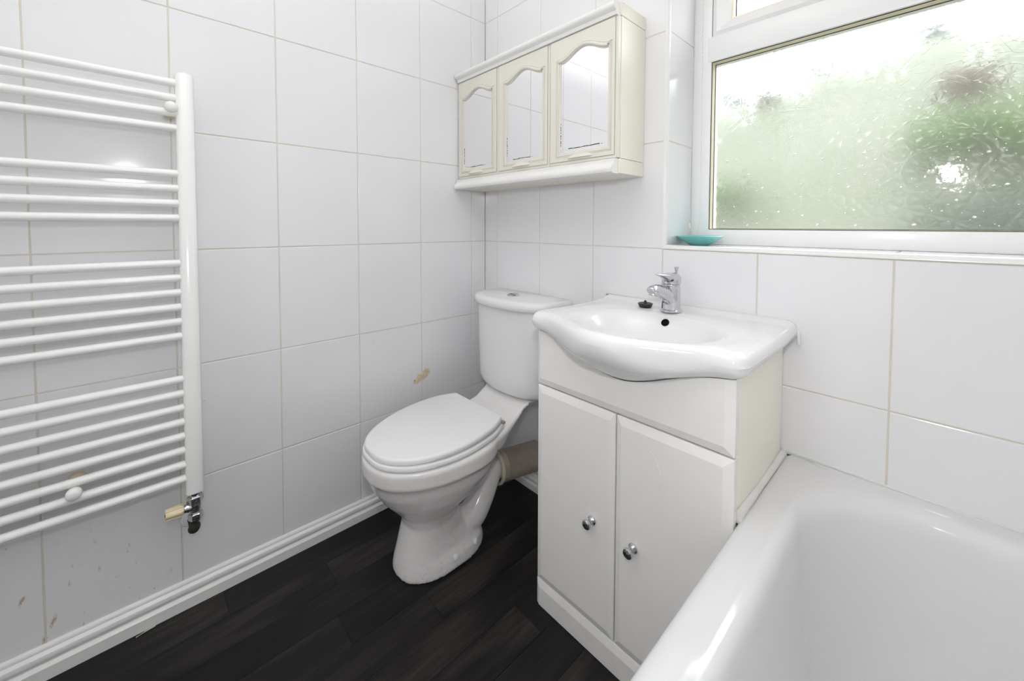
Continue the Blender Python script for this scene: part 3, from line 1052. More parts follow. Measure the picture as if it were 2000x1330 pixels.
conv = lambda a, b, d: (a, d, b)
doors = [((0.005, 0.2612), (0.0407, 0.2240)), ((0.2636, 0.5204), (0.3063, 0.4850)), ((0.5228, 0.7790), (0.5655, 0.7455))]
for k, ((dx0, dx1), (ox0, ox1)) in enumerate(doors):
    z0, z1 = 1.2690, 1.6715
    op = arch(ox0, ox1, 1.3065, 1.5935, 1.6225)
    rect = [(dx0, z0), (dx1, z0), (dx1, z1), (dx0, z1)]
    door = extrude_poly('door', [rect, op[::-1]], conv, CD - 0.001, CF + 0.003, M['creamd'], cab)
    g = 0.0095
    face = [(dx0 + 0.002, z0 + g), (dx1 - g, z0 + g), (dx1 - g, z1 - 0.001), (dx0 + 0.002, z1 - 0.001)]
    op2 = arch(ox0, ox1, 1.3065, 1.5935, 1.6225, 0.0045)
    extrude_poly('raised_panel', [face, op2[::-1]], conv, CF + 0.003, CF, M['creamd'], door)
    # bead round the opening: arch rolled, sides flatter
    top = arch(ox0, ox1, 1.3065, 1.5935, 1.6225, 0.0068)[2:]
    tube('arch_bead', [(a, CF + 0.001, b) for a, b in top], 0.0050, M['creamd'], door, 10)
    top2 = arch(ox0, ox1, 1.3065, 1.5935, 1.6225, 0.0140)[2:]
    tube('arch_bead', [(a, CF + 0.0015, b) for a, b in top2], 0.0026, M['creamd'], door, 8)
    for off, r in ((0.0105, 0.0009), (0.0145, 0.0007)):
        tube('side_bead', [(ox0 - off, CF + 0.0002, 1.3065 - off), (ox0 - off, CF + 0.0002, 1.5935 + off)], r, M['creamd'], door, 8)
        tube('side_bead', [(ox1 + off, CF + 0.0002, 1.3065 - off), (ox1 + off, CF + 0.0002, 1.5935 + off)], r, M['creamd'], door, 8)
        tube('side_bead', [(ox0 - off, CF + 0.0002, 1.3065 - off), (ox1 + off, CF + 0.0002, 1.3065 - off)], r, M['creamd'], door, 8)
    # mirror glass a little behind the opening
    lab(extrude_poly('mirror', [arch(ox0, ox1, 1.3065, 1.5935, 1.6225, 0.004)], conv, CF + 0.0085, CF + 0.0060, M['mirror'], door), 'arched mirror glass blackened along its lower edge')
    # desilvered streaks: broken dark lines near the foot and up the left side
    bm = bmesh.new()
    x = ox0 + (ox1 - ox0) * (0.18 if k else 0.22)
    xe = ox0 + (ox1 - ox0) * (0.84 if k == 2 else 0.68)
    zq = 1.3165 if k == 2 else 1.3135
    while x < xe:
        ln = random.uniform(0.010, 0.022)
        dz = random.uniform(-0.0006, 0.0006)
        add_box(bm, (x, CF + 0.0054, zq + dz), (min(x + ln, xe), CF + 0.0061, zq + dz + random.uniform(0.0014, 0.0024)))
        x += ln * random.uniform(0.8, 1.02)
    add_box(bm, (xe + 0.006, CF + 0.0054, zq), (xe + 0.0095, CF + 0.0061, zq + 0.0014))
    z = 1.33
    while z < 1.40:
        ln = random.uniform(0.003, 0.012)
        add_box(bm, (ox0 - 0.001, CF + 0.0054, z), (ox0 + random.uniform(0.0006, 0.0016), CF + 0.0061, z + ln))
        z += ln + random.uniform(0.001, 0.006)
    from_bm('desilvered_streak', bm, M['tarnish'], door)['kind'] = 'stuff'
    # moulded lip pull at the foot
    cxm = (ox0 + ox1) / 2 - 0.008
    rings = []
    for i in range(17):
        t = -1 + 2 * i / 16
        s = math.sqrt(max(0.0, 1 - t * t))
        rings.append([Vector((cxm + 0.047 * t, CF + 0.0005, 1.2855)), Vector((cxm + 0.047 * t, CF - 0.0095 * s - 0.0004, 1.2855 - 0.001 * s)),
                      Vector((cxm + 0.047 * t, CF - 0.0085 * s - 0.0004, 1.2875)), Vector((cxm + 0.047 * t, CF + 0.0005, 1.2880 + 0.011 * s))])
    loft('lip_handle', rings, M['creamd'], door, angle=35)
    for lo, hi in (((dx0 + 0.004, z0 + g - 0.0012), (dx1 - g, z0 + g - 0.0002)), ((dx1 - g + 0.0002, z0 + g), (dx1 - g + 0.0010, z1 - 0.002))):
        box('tan_groove', (lo[0], CF + 0.0018, lo[1]), (hi[0], CF + 0.0032, hi[1]), M['groove'], door)

# ------------------------------------------------------------------ toilet
wc = thing('toilet', 'white close-coupled toilet with closed lid in the corner', 'toilet')
TX = 0.319


def egg(z, yf, yb, hw, n=2.25, k=0.56, cx=TX, m=56):
    """closed outline, blunt at the back: widest at fraction k from the front"""
    yc = yf + (yb - yf) * k
    out = []
    for i in range(m):
        a = 2 * PI * i / m
        c, s = math.cos(a), math.sin(a)
        x = hw * math.copysign(abs(c) ** (2 / n), c)
        y = math.copysign(abs(s) ** (2 / n), s)
        out.append(Vector((cx + x, yc + (y * (yb - yc) if y > 0 else y * (yc - yf)), z)))
    return out


bm = bmesh.new()
pan_rings = [(0.0, -0.612, -0.300, 0.104, 2.3, 0.5), (0.012, -0.613, -0.300, 0.104, 2.3, 0.5), (0.035, -0.610, -0.305, 0.099, 2.3, 0.5), (0.06, -0.604, -0.330, 0.086, 2.25, 0.42), (0.10, -0.594, -0.375, 0.078, 2.2, 0.42),
             (0.145, -0.582, -0.400, 0.076, 2.1, 0.45), (0.175, -0.590, -0.395, 0.086, 2.1, 0.5), (0.205, -0.616, -0.375, 0.108, 2.1, 0.55), (0.245, -0.650, -0.335, 0.138, 2.15, 0.58), (0.29, -0.678, -0.285, 0.158, 2.2, 0.6),
             (0.322, -0.690, -0.275, 0.166, 2.2, 0.6), (0.330, -0.695, -0.27, 0.171, 2.2, 0.6), (0.337, -0.701, -0.265, 0.177, 2.2, 0.6), (0.376, -0.703, -0.265, 0.179, 2.2, 0.6), (0.384, -0.699, -0.268, 0.175, 2.2, 0.6), (0.387, -0.692, -0.274, 0.168, 2.2, 0.6)]
add_loft(bm, [egg(*r) for r in pan_rings])
deck = [(-0.42, 0.384, 0.150, 0.31), (-0.34, 0.385, 0.152, 0.30), (-0.285, 0.387, 0.142, 0.305), (-0.24, 0.392, 0.128, 0.325), (-0.205, 0.403, 0.121, 0.35), (-0.17, 0.424, 0.120, 0.385), (-0.14, 0.439, 0.123, 0.405), (-0.02, 0.4405, 0.125, 0.41)]
add_loft(bm, [[Vector((TX - 0.012 * smooth(-0.42, -0.15, y) + sx * hw * f, y, (zt if top else zb) - e)) for sx, f, top, e in
               ((-1, 0.72, False, 0), (1, 0.72, False, 0), (1, 0.92, False, -0.03), (1, 1.0, True, 0.010), (1, 0.96, True, 0.0), (-1, 0.96, True, 0.0), (-1, 1.0, True, 0.010), (-1, 0.92, False, -0.03))] for y, zt, hw, zb in deck])
PIPE0 = Vector((TX - 0.004, -0.212, 0.171))
tr = spline([(TX + 0.018, -0.385, 0.060), (TX + 0.020, -0.335, 0.075), (TX + 0.014, -0.295, 0.112), (TX + 0.004, -0.260, 0.148), PIPE0 - Vector((0.0, 0.02, -0.002)), PIPE0 + Vector((0, 0.018, -0.002))], 5)
add_tube(bm, tr, [0.050 - 0.006 * min(1, i / 18) for i in range(len(tr))], 20)
pan = remesh('pan', bm, M['pan'], wc, 0.0045, 5)
for by, bz in ((-0.376, 0.034), (-0.461, 0.032)):
    p, n_ = on_surface(pan, (TX + 0.5, by, bz + 0.1), (-1, 0, -0.24))
    lathe('bolt_cap', [(0.0095, -0.004), (0.0095, 0.004), (0.007, 0.006), (0, 0.0065)], M['seat'], pan, p, n_, 18)


def smooth_half(pts):
    return spline([(a, b, 0) for a, b in pts], 7)


def seat_outline(grow, z):
    half = smooth_half([(0.0, -0.690 - grow), (0.045 + grow * .3, -0.685 - grow), (0.088 + grow * .7, -0.662 - grow * .8), (0.128 + grow, -0.615 - grow * .5), (0.158 + grow, -0.545), (0.1715 + grow, -0.468), (0.169 + grow, -0.40), (0.153 + grow, -0.338), (0.1265 + grow, -0.287), (0.1250 + grow, -0.2852)])
    right = [(TX - 0.001 - 0.019 * smooth(-0.62, -0.29, p.y) + p.x * (1 + 0.05 * smooth(-0.42, -0.29, p.y)), p.y) for p in half]
    left = [(TX - 0.001 - 0.019 * smooth(-0.62, -0.29, p.y) - p.x * (1 + 0.05 * smooth(-0.42, -0.29, p.y)), p.y) for p in reversed(half[1:])]
    return [Vector((a, b, z)) for a, b in right + left]


def slab(name, prof, slope, m_, parent):
    """prof: (grow, z); stack of outlines, tilted a little about the hinge"""
    rings = []
    for gr, z in prof:
        rings.append([Vector((p.x, p.y, z + slope * (p.y + 0.285))) for p in seat_outline(gr, z)])
    return loft(name, rings, m_, parent, angle=45)


slab('seat', [(-0.004, 0.388), (0.004, 0.389), (0.0075, 0.392), (0.008, 0.398), (0.006, 0.403), (-0.001, 0.4055)], 0.004, M['seat'], wc)
slab('lid', [(-0.008, 0.4115), (0.0, 0.4120), (0.002, 0.4140), (0.002, 0.4230), (0.0, 0.4270), (-0.003, 0.4290), (-0.007, 0.4300)], 0.019, M['seat'], wc)
for sx in (-1, 1):
    b = box('hinge', (TX + sx * 0.098 - 0.012, -0.292, 0.392), (TX + sx * 0.098 + 0.012, -0.268, 0.415), M['seat'], wc, 0.004)
    lathe('hinge_pin', [(0.0055, 0), (0.0055, 0.010)], M['hose'], b, (TX + sx * 0.110, -0.278, 0.409), (sx, 0, 0), 14)
# cistern: D-shaped tank
def dee(z, hw, yf, cx=TX - 0.014, yb=-0.012, side=0.095, m=20):
    out = [Vector((cx + hw * 0.985, yb, z))]
    n = 2.4
    for i in range(m + 1):
        a = PI * i / m
        x = hw * math.copysign(abs(math.cos(a)) ** (2 / n), math.cos(a))
        out.append(Vector((cx + x, -side - (abs(yf) - side) * math.sin(a) ** (2 / n) if math.sin(a) > 1e-9 else -side, z)))
    out.append(Vector((cx - hw * 0.985, yb, z)))
    return out


loft('cistern', [dee(0.4418, 0.155, -0.165, side=0.07), dee(0.446, 0.170, -0.175, side=0.08), dee(0.458, 0.181, -0.181, side=0.085), dee(0.48, 0.186, -0.184), dee(0.66, 0.190, -0.189), dee(0.764, 0.193, -0.192)], M['ceram'], wc, angle=40)
lid2 = loft('cistern_lid', [dee(0.764, 0.192, -0.194, yb=-0.006), dee(0.766, 0.199, -0.204, yb=-0.003), dee(0.771, 0.2035, -0.2085, yb=-0.002), dee(0.786, 0.2035, -0.2085, yb=-0.002), dee(0.795, 0.1995, -0.2045, yb=-0.003), dee(0.7995, 0.191, -0.197, yb=-0.006), dee(0.8015, 0.178, -0.184, yb=-0.012)], M['ceram'], wc, angle=50)
fbn = lathe('flush_button', [(0.0250, 0), (0.0250, 0.0030), (0.0215, 0.0065), (0.0185, 0.0075), (0.0175, 0.004), (0.0, 0.004)], M['chrome'], lid2, (TX - 0.018, -0.106, 0.8010), (0, 0, 1), 28)
for s in (-1, 1):
    pts = [(0.0155 * math.cos(a) , 0.0155 * math.sin(a)) for a in [(-0.44 + 0.88 * i / 10) * PI for i in range(11)]]
    ox, oy = TX - 0.018, -0.106
    extrude_poly('push_half', [[(ox + s * (p[0] + 0.001), oy + p[1]) for p in pts]], lambda a, b, d: (a, b, d), 0.8045, 0.8100 if s > 0 else 0.8092, M['chrome'], fbn)

# soil pipe connector between pan and wall
cd = Vector((0.018, 0.10, -0.006)).normalized()
c0 = PIPE0
wp = thing('soil_pipe_connector', 'grimy white ribbed soil pipe connector behind the toilet pan', 'pipe')
lathe('sleeve', [(0.050, 0.004), (0.055, 0.004), (0.0555, 0.034), (0.050, 0.038)], M['hose'], wp, c0, cd, 36, hollow=True)
lab(lathe('rubber_rim', [(0.0515, 0.0), (0.0590, 0.0), (0.0605, 0.003), (0.0605, 0.009), (0.0565, 0.012), (0.0515, 0.012)], M['ringc'], wp, c0, cd, 36, hollow=True), 'yellowed rubber rim')
pr = []
for i in range(28):
    d = 0.037 + i * 0.0058
    pr.append((0.0550 if i % 2 else 0.0420, d))
lathe('ribbed_hose', pr, M['hose'], wp, c0, cd, 36, angle=15)

# ------------------------------------------------------------------ vanity unit
van = thing('vanity_unit', 'white two-door vanity unit under the basin, between toilet and bath', 'cabinet')
VX0, VX1 = 0.6655, 1.1690
VF = -0.360
bm = bmesh.new()
add_box(bm, (VX0 + 0.003, -0.338, 0.0), (VX0 + 0.018, -0.002, 0.776))
add_box(bm, (VX1 - 0.022, -0.338, 0.0), (VX1 - 0.008, -0.002, 0.776))
add_box(bm, (VX0 + 0.018, -0.016, 0.0), (VX1 - 0.022, -0.002, 0.776))
add_box(bm, (VX0 + 0.018, -0.338, 0.06), (VX1 - 0.022, -0.016, 0.076))
add_box(bm, (VX0 + 0.018, -0.336, 0.600), (VX1 - 0.022, -0.320, 0.636))
add_box(bm, (0.9070, -0.336, 0.076), (0.9226, -0.320, 0.600))
from_bm('carcass', bm, M['unit'], van)
lab(box('side_panel', (VX1 - 0.008, -0.337, 0.0), (VX1 - 0.0065, -0.0025, 0.779), M['creams'], van), 'yellowed cream side panel')


def bevelled_front(name, x0, x1, z0, z1, m_, parent, b=(0.018, 0.018, 0.018, 0.018), depth=0.0055):
    """panel with a wide chamfer; b = left, right, bottom, top chamfer widths"""
    yb, ye, yf = -0.338, VF + depth, VF
    o = [(x0, z0), (x1, z0), (x1, z1), (x0, z1)]
    i = [(x0 + b[0], z0 + b[2]), (x1 - b[1], z0 + b[2]), (x1 - b[1], z1 - b[3]), (x0 + b[0], z1 - b[3])]
    vs_ = [(a, yb, c) for a, c in o] + [(a, ye, c) for a, c in o] + [(a, yf, c) for a, c in i]
    fs = [(3, 2, 1, 0), (8, 9, 10, 11)]
    for s in (0, 4):
        for k in range(4):
            j = (k + 1) % 4
            fs.append((s + k, s + j, s + 4 + j, s + 4 + k))
    o_ = mesh(name, vs_, fs, m_, parent)
    md = o_.modifiers.new('edge', 'BEVEL')
    md.width = 0.0012
    md.segments = 2
    return o_


fascia = bevelled_front('fascia', VX0, VX1, 0.6335, 0.800, M['unit'], van, (0.012, 0.018, 0.017, 0.0))
XM = 0.9148
kn = [(0.0110, 0), (0.0110, 0.002), (0.0085, 0.004), (0.0055, 0.008), (0.0055, 0.013), (0.0075, 0.016), (0.0110, 0.020), (0.0118, 0.0235), (0.0105, 0.0265), (0.006, 0.0282), (0.0, 0.0286)]
for x0, x1, kx, kz in ((VX0, XM - 0.0018, 0.8535, 0.3435), (XM + 0.0018, VX1, 0.9655, 0.3400)):
    d = bevelled_front('door', x0, x1, 0.0750, 0.6290, M['unit'], van, (0.017, 0.014, 0.018, 0.019) if x0 < 0.8 else (0.014, 0.019, 0.018, 0.019))
    lab(lathe('knob', kn, M['tarn'], d, (kx, VF, kz), (0, -1, 0), 24), 'small tarnished chrome knob')
bevelled_front('plinth', VX0 - 0.001, VX1, 0.0, 0.0725, M['unitd'], van, (0.012, 0.014, 0.0005, 0.019))
# fine light-brown scratch on the right door
bm = bmesh.new()
add_tube(bm, [(1.001, VF - 0.0001, 0.582), (1.012, VF - 0.0001, 0.571), (1.021, VF - 0.0001, 0.555), (1.028, VF - 0.0001, 0.540)], [0.0006, 0.0009, 0.0007, 0.0011], 5)
from_bm('scratch', bm, M['beadc'], van)

# ------------------------------------------------------------------ wash basin
bas = thing('wash_basin', 'white semi-recessed ceramic basin on the vanity unit', 'basin')
BX0, BX1 = 0.648, 1.192
BC = (BX0 + BX1) / 2


def front_y(x):
    u = (x - BC) / ((BX1 - BX0) / 2)
    g = 0.5 + 0.5 * math.cos(PI * min(1, abs(u) / 0.80))
    return -(0.382 + 0.074 * g ** 0.85)


def cosp(t):
    """sample dense near both ends"""
    return 0.5 - 0.5 * math.cos(PI * t)


def basin_mesh():
    NX, NY = 150, 110
    xs_ = [BX0 + (BX1 - BX0) * (0.45 * cosp(i / NX) + 0.55 * i / NX) for i in range(NX + 1)]
    ts = [(j / NY) * 0.55 + 0.45 * math.sin(PI / 2 * j / NY) for j in range(NY + 1)]
    R, RB = 0.024, 0.026
    V, F = [], []
    top, bot = [], []
    for x in xs_:
        yf = front_y(x)
        # rounded plan corners at the front
        ex = min(x - BX0, BX1 - x)
        rc = 0.030
        if ex < rc:
            yf += rc - math.sqrt(max(0, rc * rc - (rc - ex) ** 2))
        ct, cb = [], []
        for t in ts:
            y = yf * t
            de = yf and (1 - t) * abs(yf)
            # distance to the edge (sides and front), softly joined
            k = 0.018
            a, b = ex, de
            hmin = max(k - abs(a - b), 0) / k
            d = max(0.0, min(a, b) - hmin * hmin * k * 0.25) if min(a, b) > 1e-9 else 0.0
            rz = R - math.sqrt(max(0, R * R - (R - d) ** 2)) if d < R else 0.0
            rb = RB - math.sqrt(max(0, RB * RB - (RB - d) ** 2)) if d < RB else 0.0
            z = 0.834 + 0.008 * smooth(-0.05, -0.005, y) + 0.0045 * smooth(-0.20, -0.36, y)
            # side wings dip slightly
            z -= 0.003 * smooth(0.18, 0.26, abs(x - BC)) * smooth(-0.03, -0.12, y)
            ux, uy = (x - BC - 0.004) / 0.196, (y + 0.262) / (0.150 if y > -0.262 else 0.152)
            rr_ = (abs(ux) ** 2.3 + abs(uy) ** 2.3) ** (1 / 2.3)
            dep = 0.128 * (1 - smooth(0.34, 0.99, rr_) ** 0.85)
            z -= dep + 0.004 * (1 - smooth(0.95, 1.20, rr_))
            ct.append((x, y, z - rz))
            # underside: slab with a hanging bowl
            q = ((x - BC) / 0.185) ** 2
            bowl = math.exp(-q * 1.45) * smooth(-0.02, -0.14, y)
            zb = 0.790 - 0.080 * bowl * max(0.0, 1 - (max(0.0, -y - 0.33) / 0.128) ** 1.6)
            zb = min(zb, z - 0.014)
            cb.append((x, y, zb + rb))
        top.append(ct)
        bot.append(cb)
    idx_t, idx_b = [], []
    for ct, cb in zip(top, bot):
        it, ib = [], []
        for p, q in zip(ct, cb):
            V.append(p)
            it.append(len(V) - 1)
            V.append(q)
            ib.append(len(V) - 1)
        idx_t.append(it)
        idx_b.append(ib)
    for i in range(NX):
        for j in range(NY):
            F.append((idx_t[i][j], idx_t[i + 1][j], idx_t[i + 1][j + 1], idx_t[i][j + 1]))
            F.append((idx_b[i][j + 1], idx_b[i + 1][j + 1], idx_b[i + 1][j], idx_b[i][j]))
        F.append((idx_t[i][NY], idx_t[i + 1][NY], idx_b[i + 1][NY], idx_b[i][NY]))
        F.append((idx_b[i][0], idx_b[i + 1][0], idx_t[i + 1][0], idx_t[i][0]))
    for i, fl in ((0, False), (NX, True)):
        for j in range(NY):
            f = (idx_t[i][j], idx_t[i][j + 1], idx_b[i][j + 1], idx_b[i][j])
            F.append(f[::-1] if fl else f)
    return V, F


V, F = basin_mesh()
body = mesh('bowl', V, F, M['ceram'], bas, smooth=True)
body.data.set_sharp_from_angle(angle=math.radians(70))
md = body.modifiers.new('soft', 'SMOOTH')
md.iterations = 3
bpy.context.view_layer.update()
sm_me = bpy.data.meshes.new_from_object(body.evaluated_get(bpy.context.evaluated_depsgraph_get()))
sm_me.name = 'bowl'
body.modifiers.clear()
body.data = sm_me
# overflow hole in the back slope of the bowl (shallow cup, the shade of its throat painted black)
of, on = on_surface(body, (0.925, -0.138, 0.95), (0, 0, -1))
of = of - on * 0.0004
# the fascia is cut out round the hanging bowl
cut = bpy.data.objects.new('cut', body.data.copy())
COL.objects.link(cut)
for mod in list(fascia.modifiers):
    fascia.modifiers.remove(mod)
grown = [v.co + v.normal * 0.0015 for v in cut.data.vertices]
for v, c in zip(cut.data.vertices, grown):
    v.co = c
bo = fascia.modifiers.new('cut', 'BOOLEAN')
bo.operation = 'DIFFERENCE'
bo.object = cut
bo.solver = 'FAST'
bpy.context.view_layer.update()
dg = bpy.context.evaluated_depsgraph_get()
fm = bpy.data.meshes.new_from_object(fascia.evaluated_get(dg))
fascia.modifiers.clear()
fascia.data = fm
bpy.data.objects.remove(cut)
lab(lathe('overflow', [(0.0105, 0.0), (0.0108, 0.0016), (0.0092, 0.0020), (0.0086, 0.0008), (0.0, 0.0006)], M['hole'], bas, of, on, 24), 'round overflow hole with its shade painted black')
# silicone along the wall
tube('sealant', [(BX0 + 0.004, -0.004, 0.8405), (BX1 - 0.03, -0.004, 0.8400), (BX1 - 0.010, -0.004, 0.832), (BX1 + 0.0015, -0.004, 0.815), (BX1 + 0.002, -0.004, 0.785)], 0.004, M['sil'], bas, 8)

# ------------------------------------------------------------------ mixer tap
tap = thing('basin_tap', 'chrome mono mixer tap with lever on the back of the basin', 'tap')
AX, AY = 0.9150, -0.0850
AZ = max(on_surface(body, (AX + 0.028 * math.cos(a), AY + 0.028 * math.sin(a), 0.95), (0, 0, -1))[0].z for a in (0, 1, 2, 3, 4, 5)) + 0.0004
lathe('base_flange', [(0.0275, 0), (0.0285, 0.0015), (0.0285, 0.005), (0.0255, 0.0075), (0.024, 0.0078)], M['chrome'], tap, (AX, AY, AZ))
bm = bmesh.new()
add_lathe(bm, [(0.0250, 0.005), (0.0248, 0.020), (0.0245, 0.050), (0.0243, 0.066), (0.0225, 0.069), (0.0220, 0.072)], (AX, AY, AZ), (0, 0, 1), 32)
# spout: leans out of the body towards the bowl, swelling at the nose
spp = spline([(AX, AY, AZ + 0.036), (AX, AY - 0.022, AZ + 0.047), (AX, AY - 0.055, AZ + 0.060), (AX, AY - 0.085, AZ + 0.069), (AX, AY - 0.103, AZ + 0.0705), (AX, AY - 0.114, AZ + 0.0655)], 5)
nsp = len(spp)
rings = []
for i, p in enumerate(spp):
    t = i / (nsp - 1)
    d = (spp[min(i + 1, nsp - 1)] - spp[max(i - 1, 0)]).normalized()
    up_ = d.cross(Vector((1, 0, 0))).normalized()
    if up_.z < 0:
        up_ = -up_
    rw = 0.0190 * (1 - t) + 0.0150 * t - 0.004 * math.sin(PI * t)
    rh = 0.019 * (1 - t) ** 1.5 + 0.0110 - 0.004 * math.sin(PI * t) * (1 - t)
    if t > 0.93:
        rw *= 0.86
        rh *= 0.84
    rings.append([p + Vector((1, 0, 0)) * math.cos(2 * PI * k / 24) * rw + up_ * math.sin(2 * PI * k / 24) * rh for k in range(24)])
add_loft(bm, rings)
remesh('body', bm, M['chrome'], tap, 0.0013, 6)
lathe('aerator', [(0.0118, 0), (0.0124, 0.002), (0.0124, 0.010), (0.0100, 0.0105), (0.0095, 0.008), (0, 0.008)], M['chrome'], tap, (AX, AY - 0.099, AZ + 0.0645), (0, -0.25, -1), 24)
lathe('collar', [(0.0228, 0), (0.0232, 0.001), (0.0232, 0.004), (0.0228, 0.005)], M['chrome'], tap, (AX, AY, AZ + 0.0715))
# lever head: domed cap drawn out into a thin handle
bm = bmesh.new()
add_lathe(bm, [(0.0235, 0.0770), (0.0255, 0.0785), (0.0258, 0.0840), (0.0250, 0.0930), (0.0225, 0.0990), (0.0150, 0.1030), (0.0, 0.1045)], (AX, AY, AZ), (0, 0, 1), 32)
lv = spline([(AX, AY + 0.005, AZ + 0.0900), (AX, AY - 0.020, AZ + 0.0955), (AX, AY - 0.042, AZ + 0.1010), (AX, AY - 0.066, AZ + 0.1060), (AX, AY - 0.084, AZ + 0.1085)], 5)
nl = len(lv)
rings = []
for i, p in enumerate(lv):
    t = i / (nl - 1)
    rw = 0.0205 * (1 - t) ** 1.2 + 0.0062
    rh = 0.0165 * (1 - t) ** 1.5 + 0.0021
    rings.append([p + Vector((1, 0, 0)) * math.cos(2 * PI * k / 20) * rw + Vector((0, 0.25, 1)) * math.sin(2 * PI * k / 20) * rh for k in range(20)])
add_loft(bm, rings)
lever = remesh('lever', bm, M['chrome'], tap, 0.0012, 5)
ip, in_ = on_surface(lever, (AX + 0.05, AY - 0.09, AZ + 0.0890), (-0.46, 0.84, 0.0))
lathe('indicator', [(0.0042, -0.001), (0.0042, 0.0006), (0.003, 0.0011), (0, 0.0013)], M['navy'], lever, ip, in_, 16)
lathe('pop_up_rod', [(0.0022, 0), (0.0022, 0.010), (0.0032, 0.014), (0.0062, 0.026), (0.0060, 0.028), (0.0035, 0.0285), (0.0, 0.0270)], M['chrome'], tap, (AX + 0.001, AY + 0.0285, AZ + 0.0935), (0, 0, 1), 16)
tube('rod_arm', [(AX + 0.001, AY + 0.0285, AZ + 0.004), (AX + 0.001, AY + 0.0285, AZ + 0.095)], 0.0020, M['chrome'], tap, 10)

plug = thing('basin_plug', 'black rubber basin plug lying beside the tap', 'plug')
PXc, PYc = 0.8385, -0.0855
PZ_ = max(on_surface(body, (PXc + 0.017 * math.cos(a), PYc + 0.017 * math.sin(a), 0.95), (0, 0, -1))[0].z for a in (0, 1, 2, 3, 4, 5)) + 0.0003
lathe('stopper', [(0.0165, 0), (0.0172, 0.001), (0.0205, 0.0095), (0.0210, 0.0105), (0.0205, 0.0118), (0.0165, 0.0120), (0.0155, 0.0108), (0.008, 0.0105), (0.0, 0.0105)], M['black'], plug, (PXc, PYc, PZ_), (0, 0, 1), 32)
lathe('grip', [(0.006, 0), (0.0048, 0.003), (0.0032, 0.006), (0.0040, 0.0075), (0.0030, 0.0095), (0.0, 0.0105)], M['black'], plug, (PXc, PYc, PZ_ + 0.0100), (0, 0, 1), 16)

# ------------------------------------------------------------------ soap dish
dish = lathe('soap_dish', [(0.0, 0.0), (0.026, 0.0), (0.0285, 0.0022), (0.0300, 0.0024), (0.046, 0.0120), (0.0645, 0.0262), (0.0655, 0.0275), (0.0640, 0.0284), (0.044, 0.0165), (0.028, 0.0075), (0.0, 0.0055)], M['teal'], None, (0.9215, 0.083, SZ + 0.0002), (0, 0, 1), 48)
tag(dish, 'shallow turquoise glazed soap dish on the window sill', 'soap dish')

# ------------------------------------------------------------------ blind chain in the window reveal
chain = thing('blind_chain', 'thin beaded blind pull chain hanging in the window reveal', 'chain')
loop = spline([(0.8725, 0.150, 1.955), (0.8690, 0.148, 1.55), (0.8665, 0.140, 1.10), (0.8665, 0.139, 1.068), (0.8750, 0.150, 1.043), (0.8860, 0.158, 1.055), (0.8905, 0.160, 1.20), (0.8900, 0.158, 1.60), (0.8880, 0.156, 1.955)], 60)
tube('cord', loop, 0.00045, M['chain'], chain, 5)
bm = bmesh.new()
acc = 0.0
for a, b in zip(loop, loop[1:]):
    acc += (b - a).length
    if acc > 0.0075:
        acc = 0.0
        bmesh.ops.create_icosphere(bm, subdivisions=1, radius=0.0016, matrix=Matrix.Translation(a))
bd = from_bm('bead', bm, M['chain'], chain, smooth=True)
bd['kind'] = 'stuff'
lab(box('chain_clip', (0.8650, 0.1375, 1.064), (0.8690, 0.1425, 1.080), M['beadc'], chain, 0.001), 'yellowed plastic clip')
box('chain_guide', (0.866, 0.142, 1.945), (0.896, 0.164, WZ1 - 0.001), M['upvc'], chain, 0.003)

# ------------------------------------------------------------------ bath
bath = thing('bathtub', 'white acrylic bath along the right with a broad rounded rim', 'bathtub')
BL, BR_, BN, BFt = 1.1698, 1.868, -1.72, -0.0015
RZ = 0.513


def bring(il, ir, if_, ih, r, z):
    """outline inset from the outer rectangle: left, right, foot (window) end, head end"""
    x0, x1, y0, y1 = BL + il, BR_ - ir, BN + ih, BFt - if_
    return rrect((x0 + x1) / 2, (y0 + y1) / 2, (x1 - x0) / 2, (y1 - y0) / 2, r, z, 14)


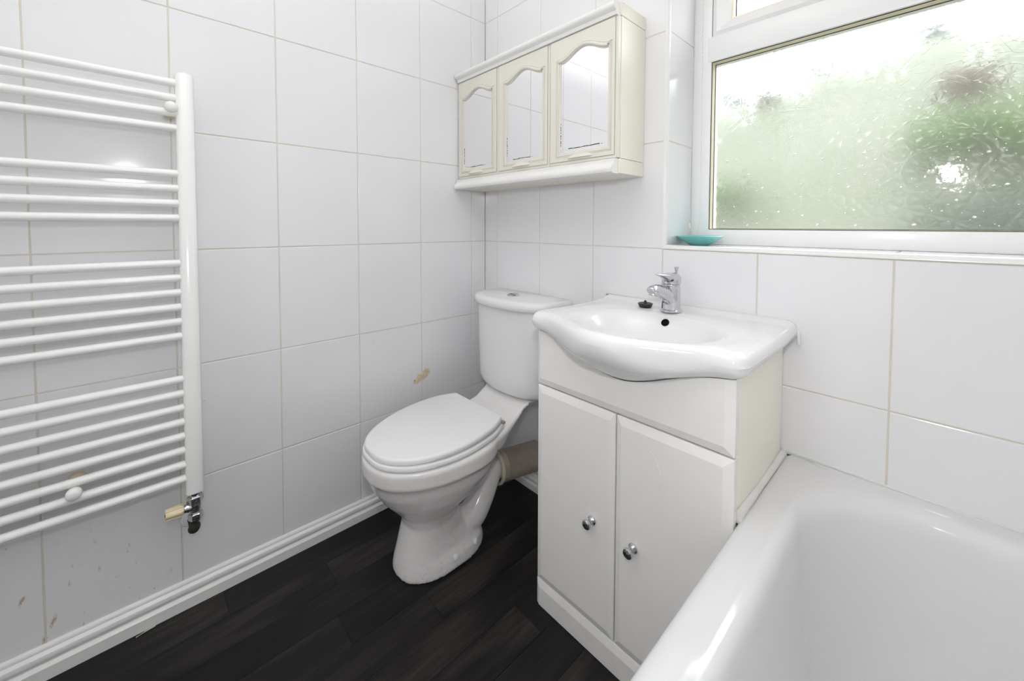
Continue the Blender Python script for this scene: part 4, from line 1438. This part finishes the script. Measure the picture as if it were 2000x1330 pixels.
B = [bring(0.010, 0.010, 0.002, 0.010, 0.012, 0.462), bring(0.002, 0.002, 0.0, 0.002, 0.014, 0.464), bring(0, 0, 0, 0, 0.014, 0.470), bring(0, 0, 0, 0, 0.014, 0.492)]
for k in range(1, 7):
    a = PI / 2 * k / 6
    q = 0.022 * (1 - math.cos(a))
    B.append(bring(q, q, 0.0 if k < 9 else 0, q, 0.016, 0.491 + 0.022 * math.sin(a)))
B += [bring(0.034, 0.034, 0.022, 0.034, 0.06, RZ), bring(0.046, 0.046, 0.034, 0.05, 0.11, RZ + 0.0005)]
inner = [(0.058, 0.044, 0.15, 0.5132), (0.066, 0.052, 0.165, 0.5115), (0.073, 0.060, 0.175, 0.5070), (0.078, 0.066, 0.18, 0.5000), (0.0815, 0.071, 0.185, 0.4900), (0.084, 0.075, 0.185, 0.4750), (0.090, 0.086, 0.185, 0.40),
         (0.099, 0.102, 0.18, 0.30), (0.110, 0.122, 0.17, 0.21), (0.120, 0.140, 0.16, 0.165), (0.138, 0.165, 0.15, 0.138), (0.170, 0.200, 0.13, 0.126), (0.22, 0.27, 0.10, 0.122)]
for il, if_, r, z in inner:
    hd = if_ + max(0, (0.51 - z)) * 0.45
    B.append(bring(il, il, if_, hd, r, z))
loft('tub', B, M['acrylic'], bath, cap=False, angle=60)
o = bath.children[0]
bmc = bmesh.new()
bmc.from_mesh(o.data)
bmc.verts.ensure_lookup_table()
nring = len(B[0])
bmc.faces.new([bmc.verts[(len(B) - 1) * nring + i] for i in range(nring)])
bmesh.ops.recalc_face_normals(bmc, faces=bmc.faces)
bmc.to_mesh(o.data)
bmc.free()
o.data.polygons.foreach_set('use_smooth', [True] * len(o.data.polygons))
box('bath_panel', (1.1900, BN + 0.01, 0.0), (1.1980, -0.003, 0.4635), M['acrylic'], bath, 0.001)
tr3 = struct(tube('trim_3', [(1.1680, -0.0015, RZ - 0.0015), (ROOM_X, -0.0015, RZ - 0.0015)], 0.0062, M['sil'], None, 10))
tr4 = struct(tube('trim_4', [(1.1700, -0.336, RZ - 0.0050), (1.1700, -0.002, RZ - 0.0050)], 0.0082, M['sil'], None, 10))

# ------------------------------------------------------------------ litter on the floor
sl = tube('plastic_sliver', [(0.0300, -1.1950, 0.0012), (0.0262, -1.176, 0.0018), (0.0240, -1.1570, 0.0012)], [0.0011, 0.0012, 0.0008], M['sliver'], None, 6)
tag(sl, 'thin off-white plastic sliver on the dark floor beside the left skirting', 'litter')
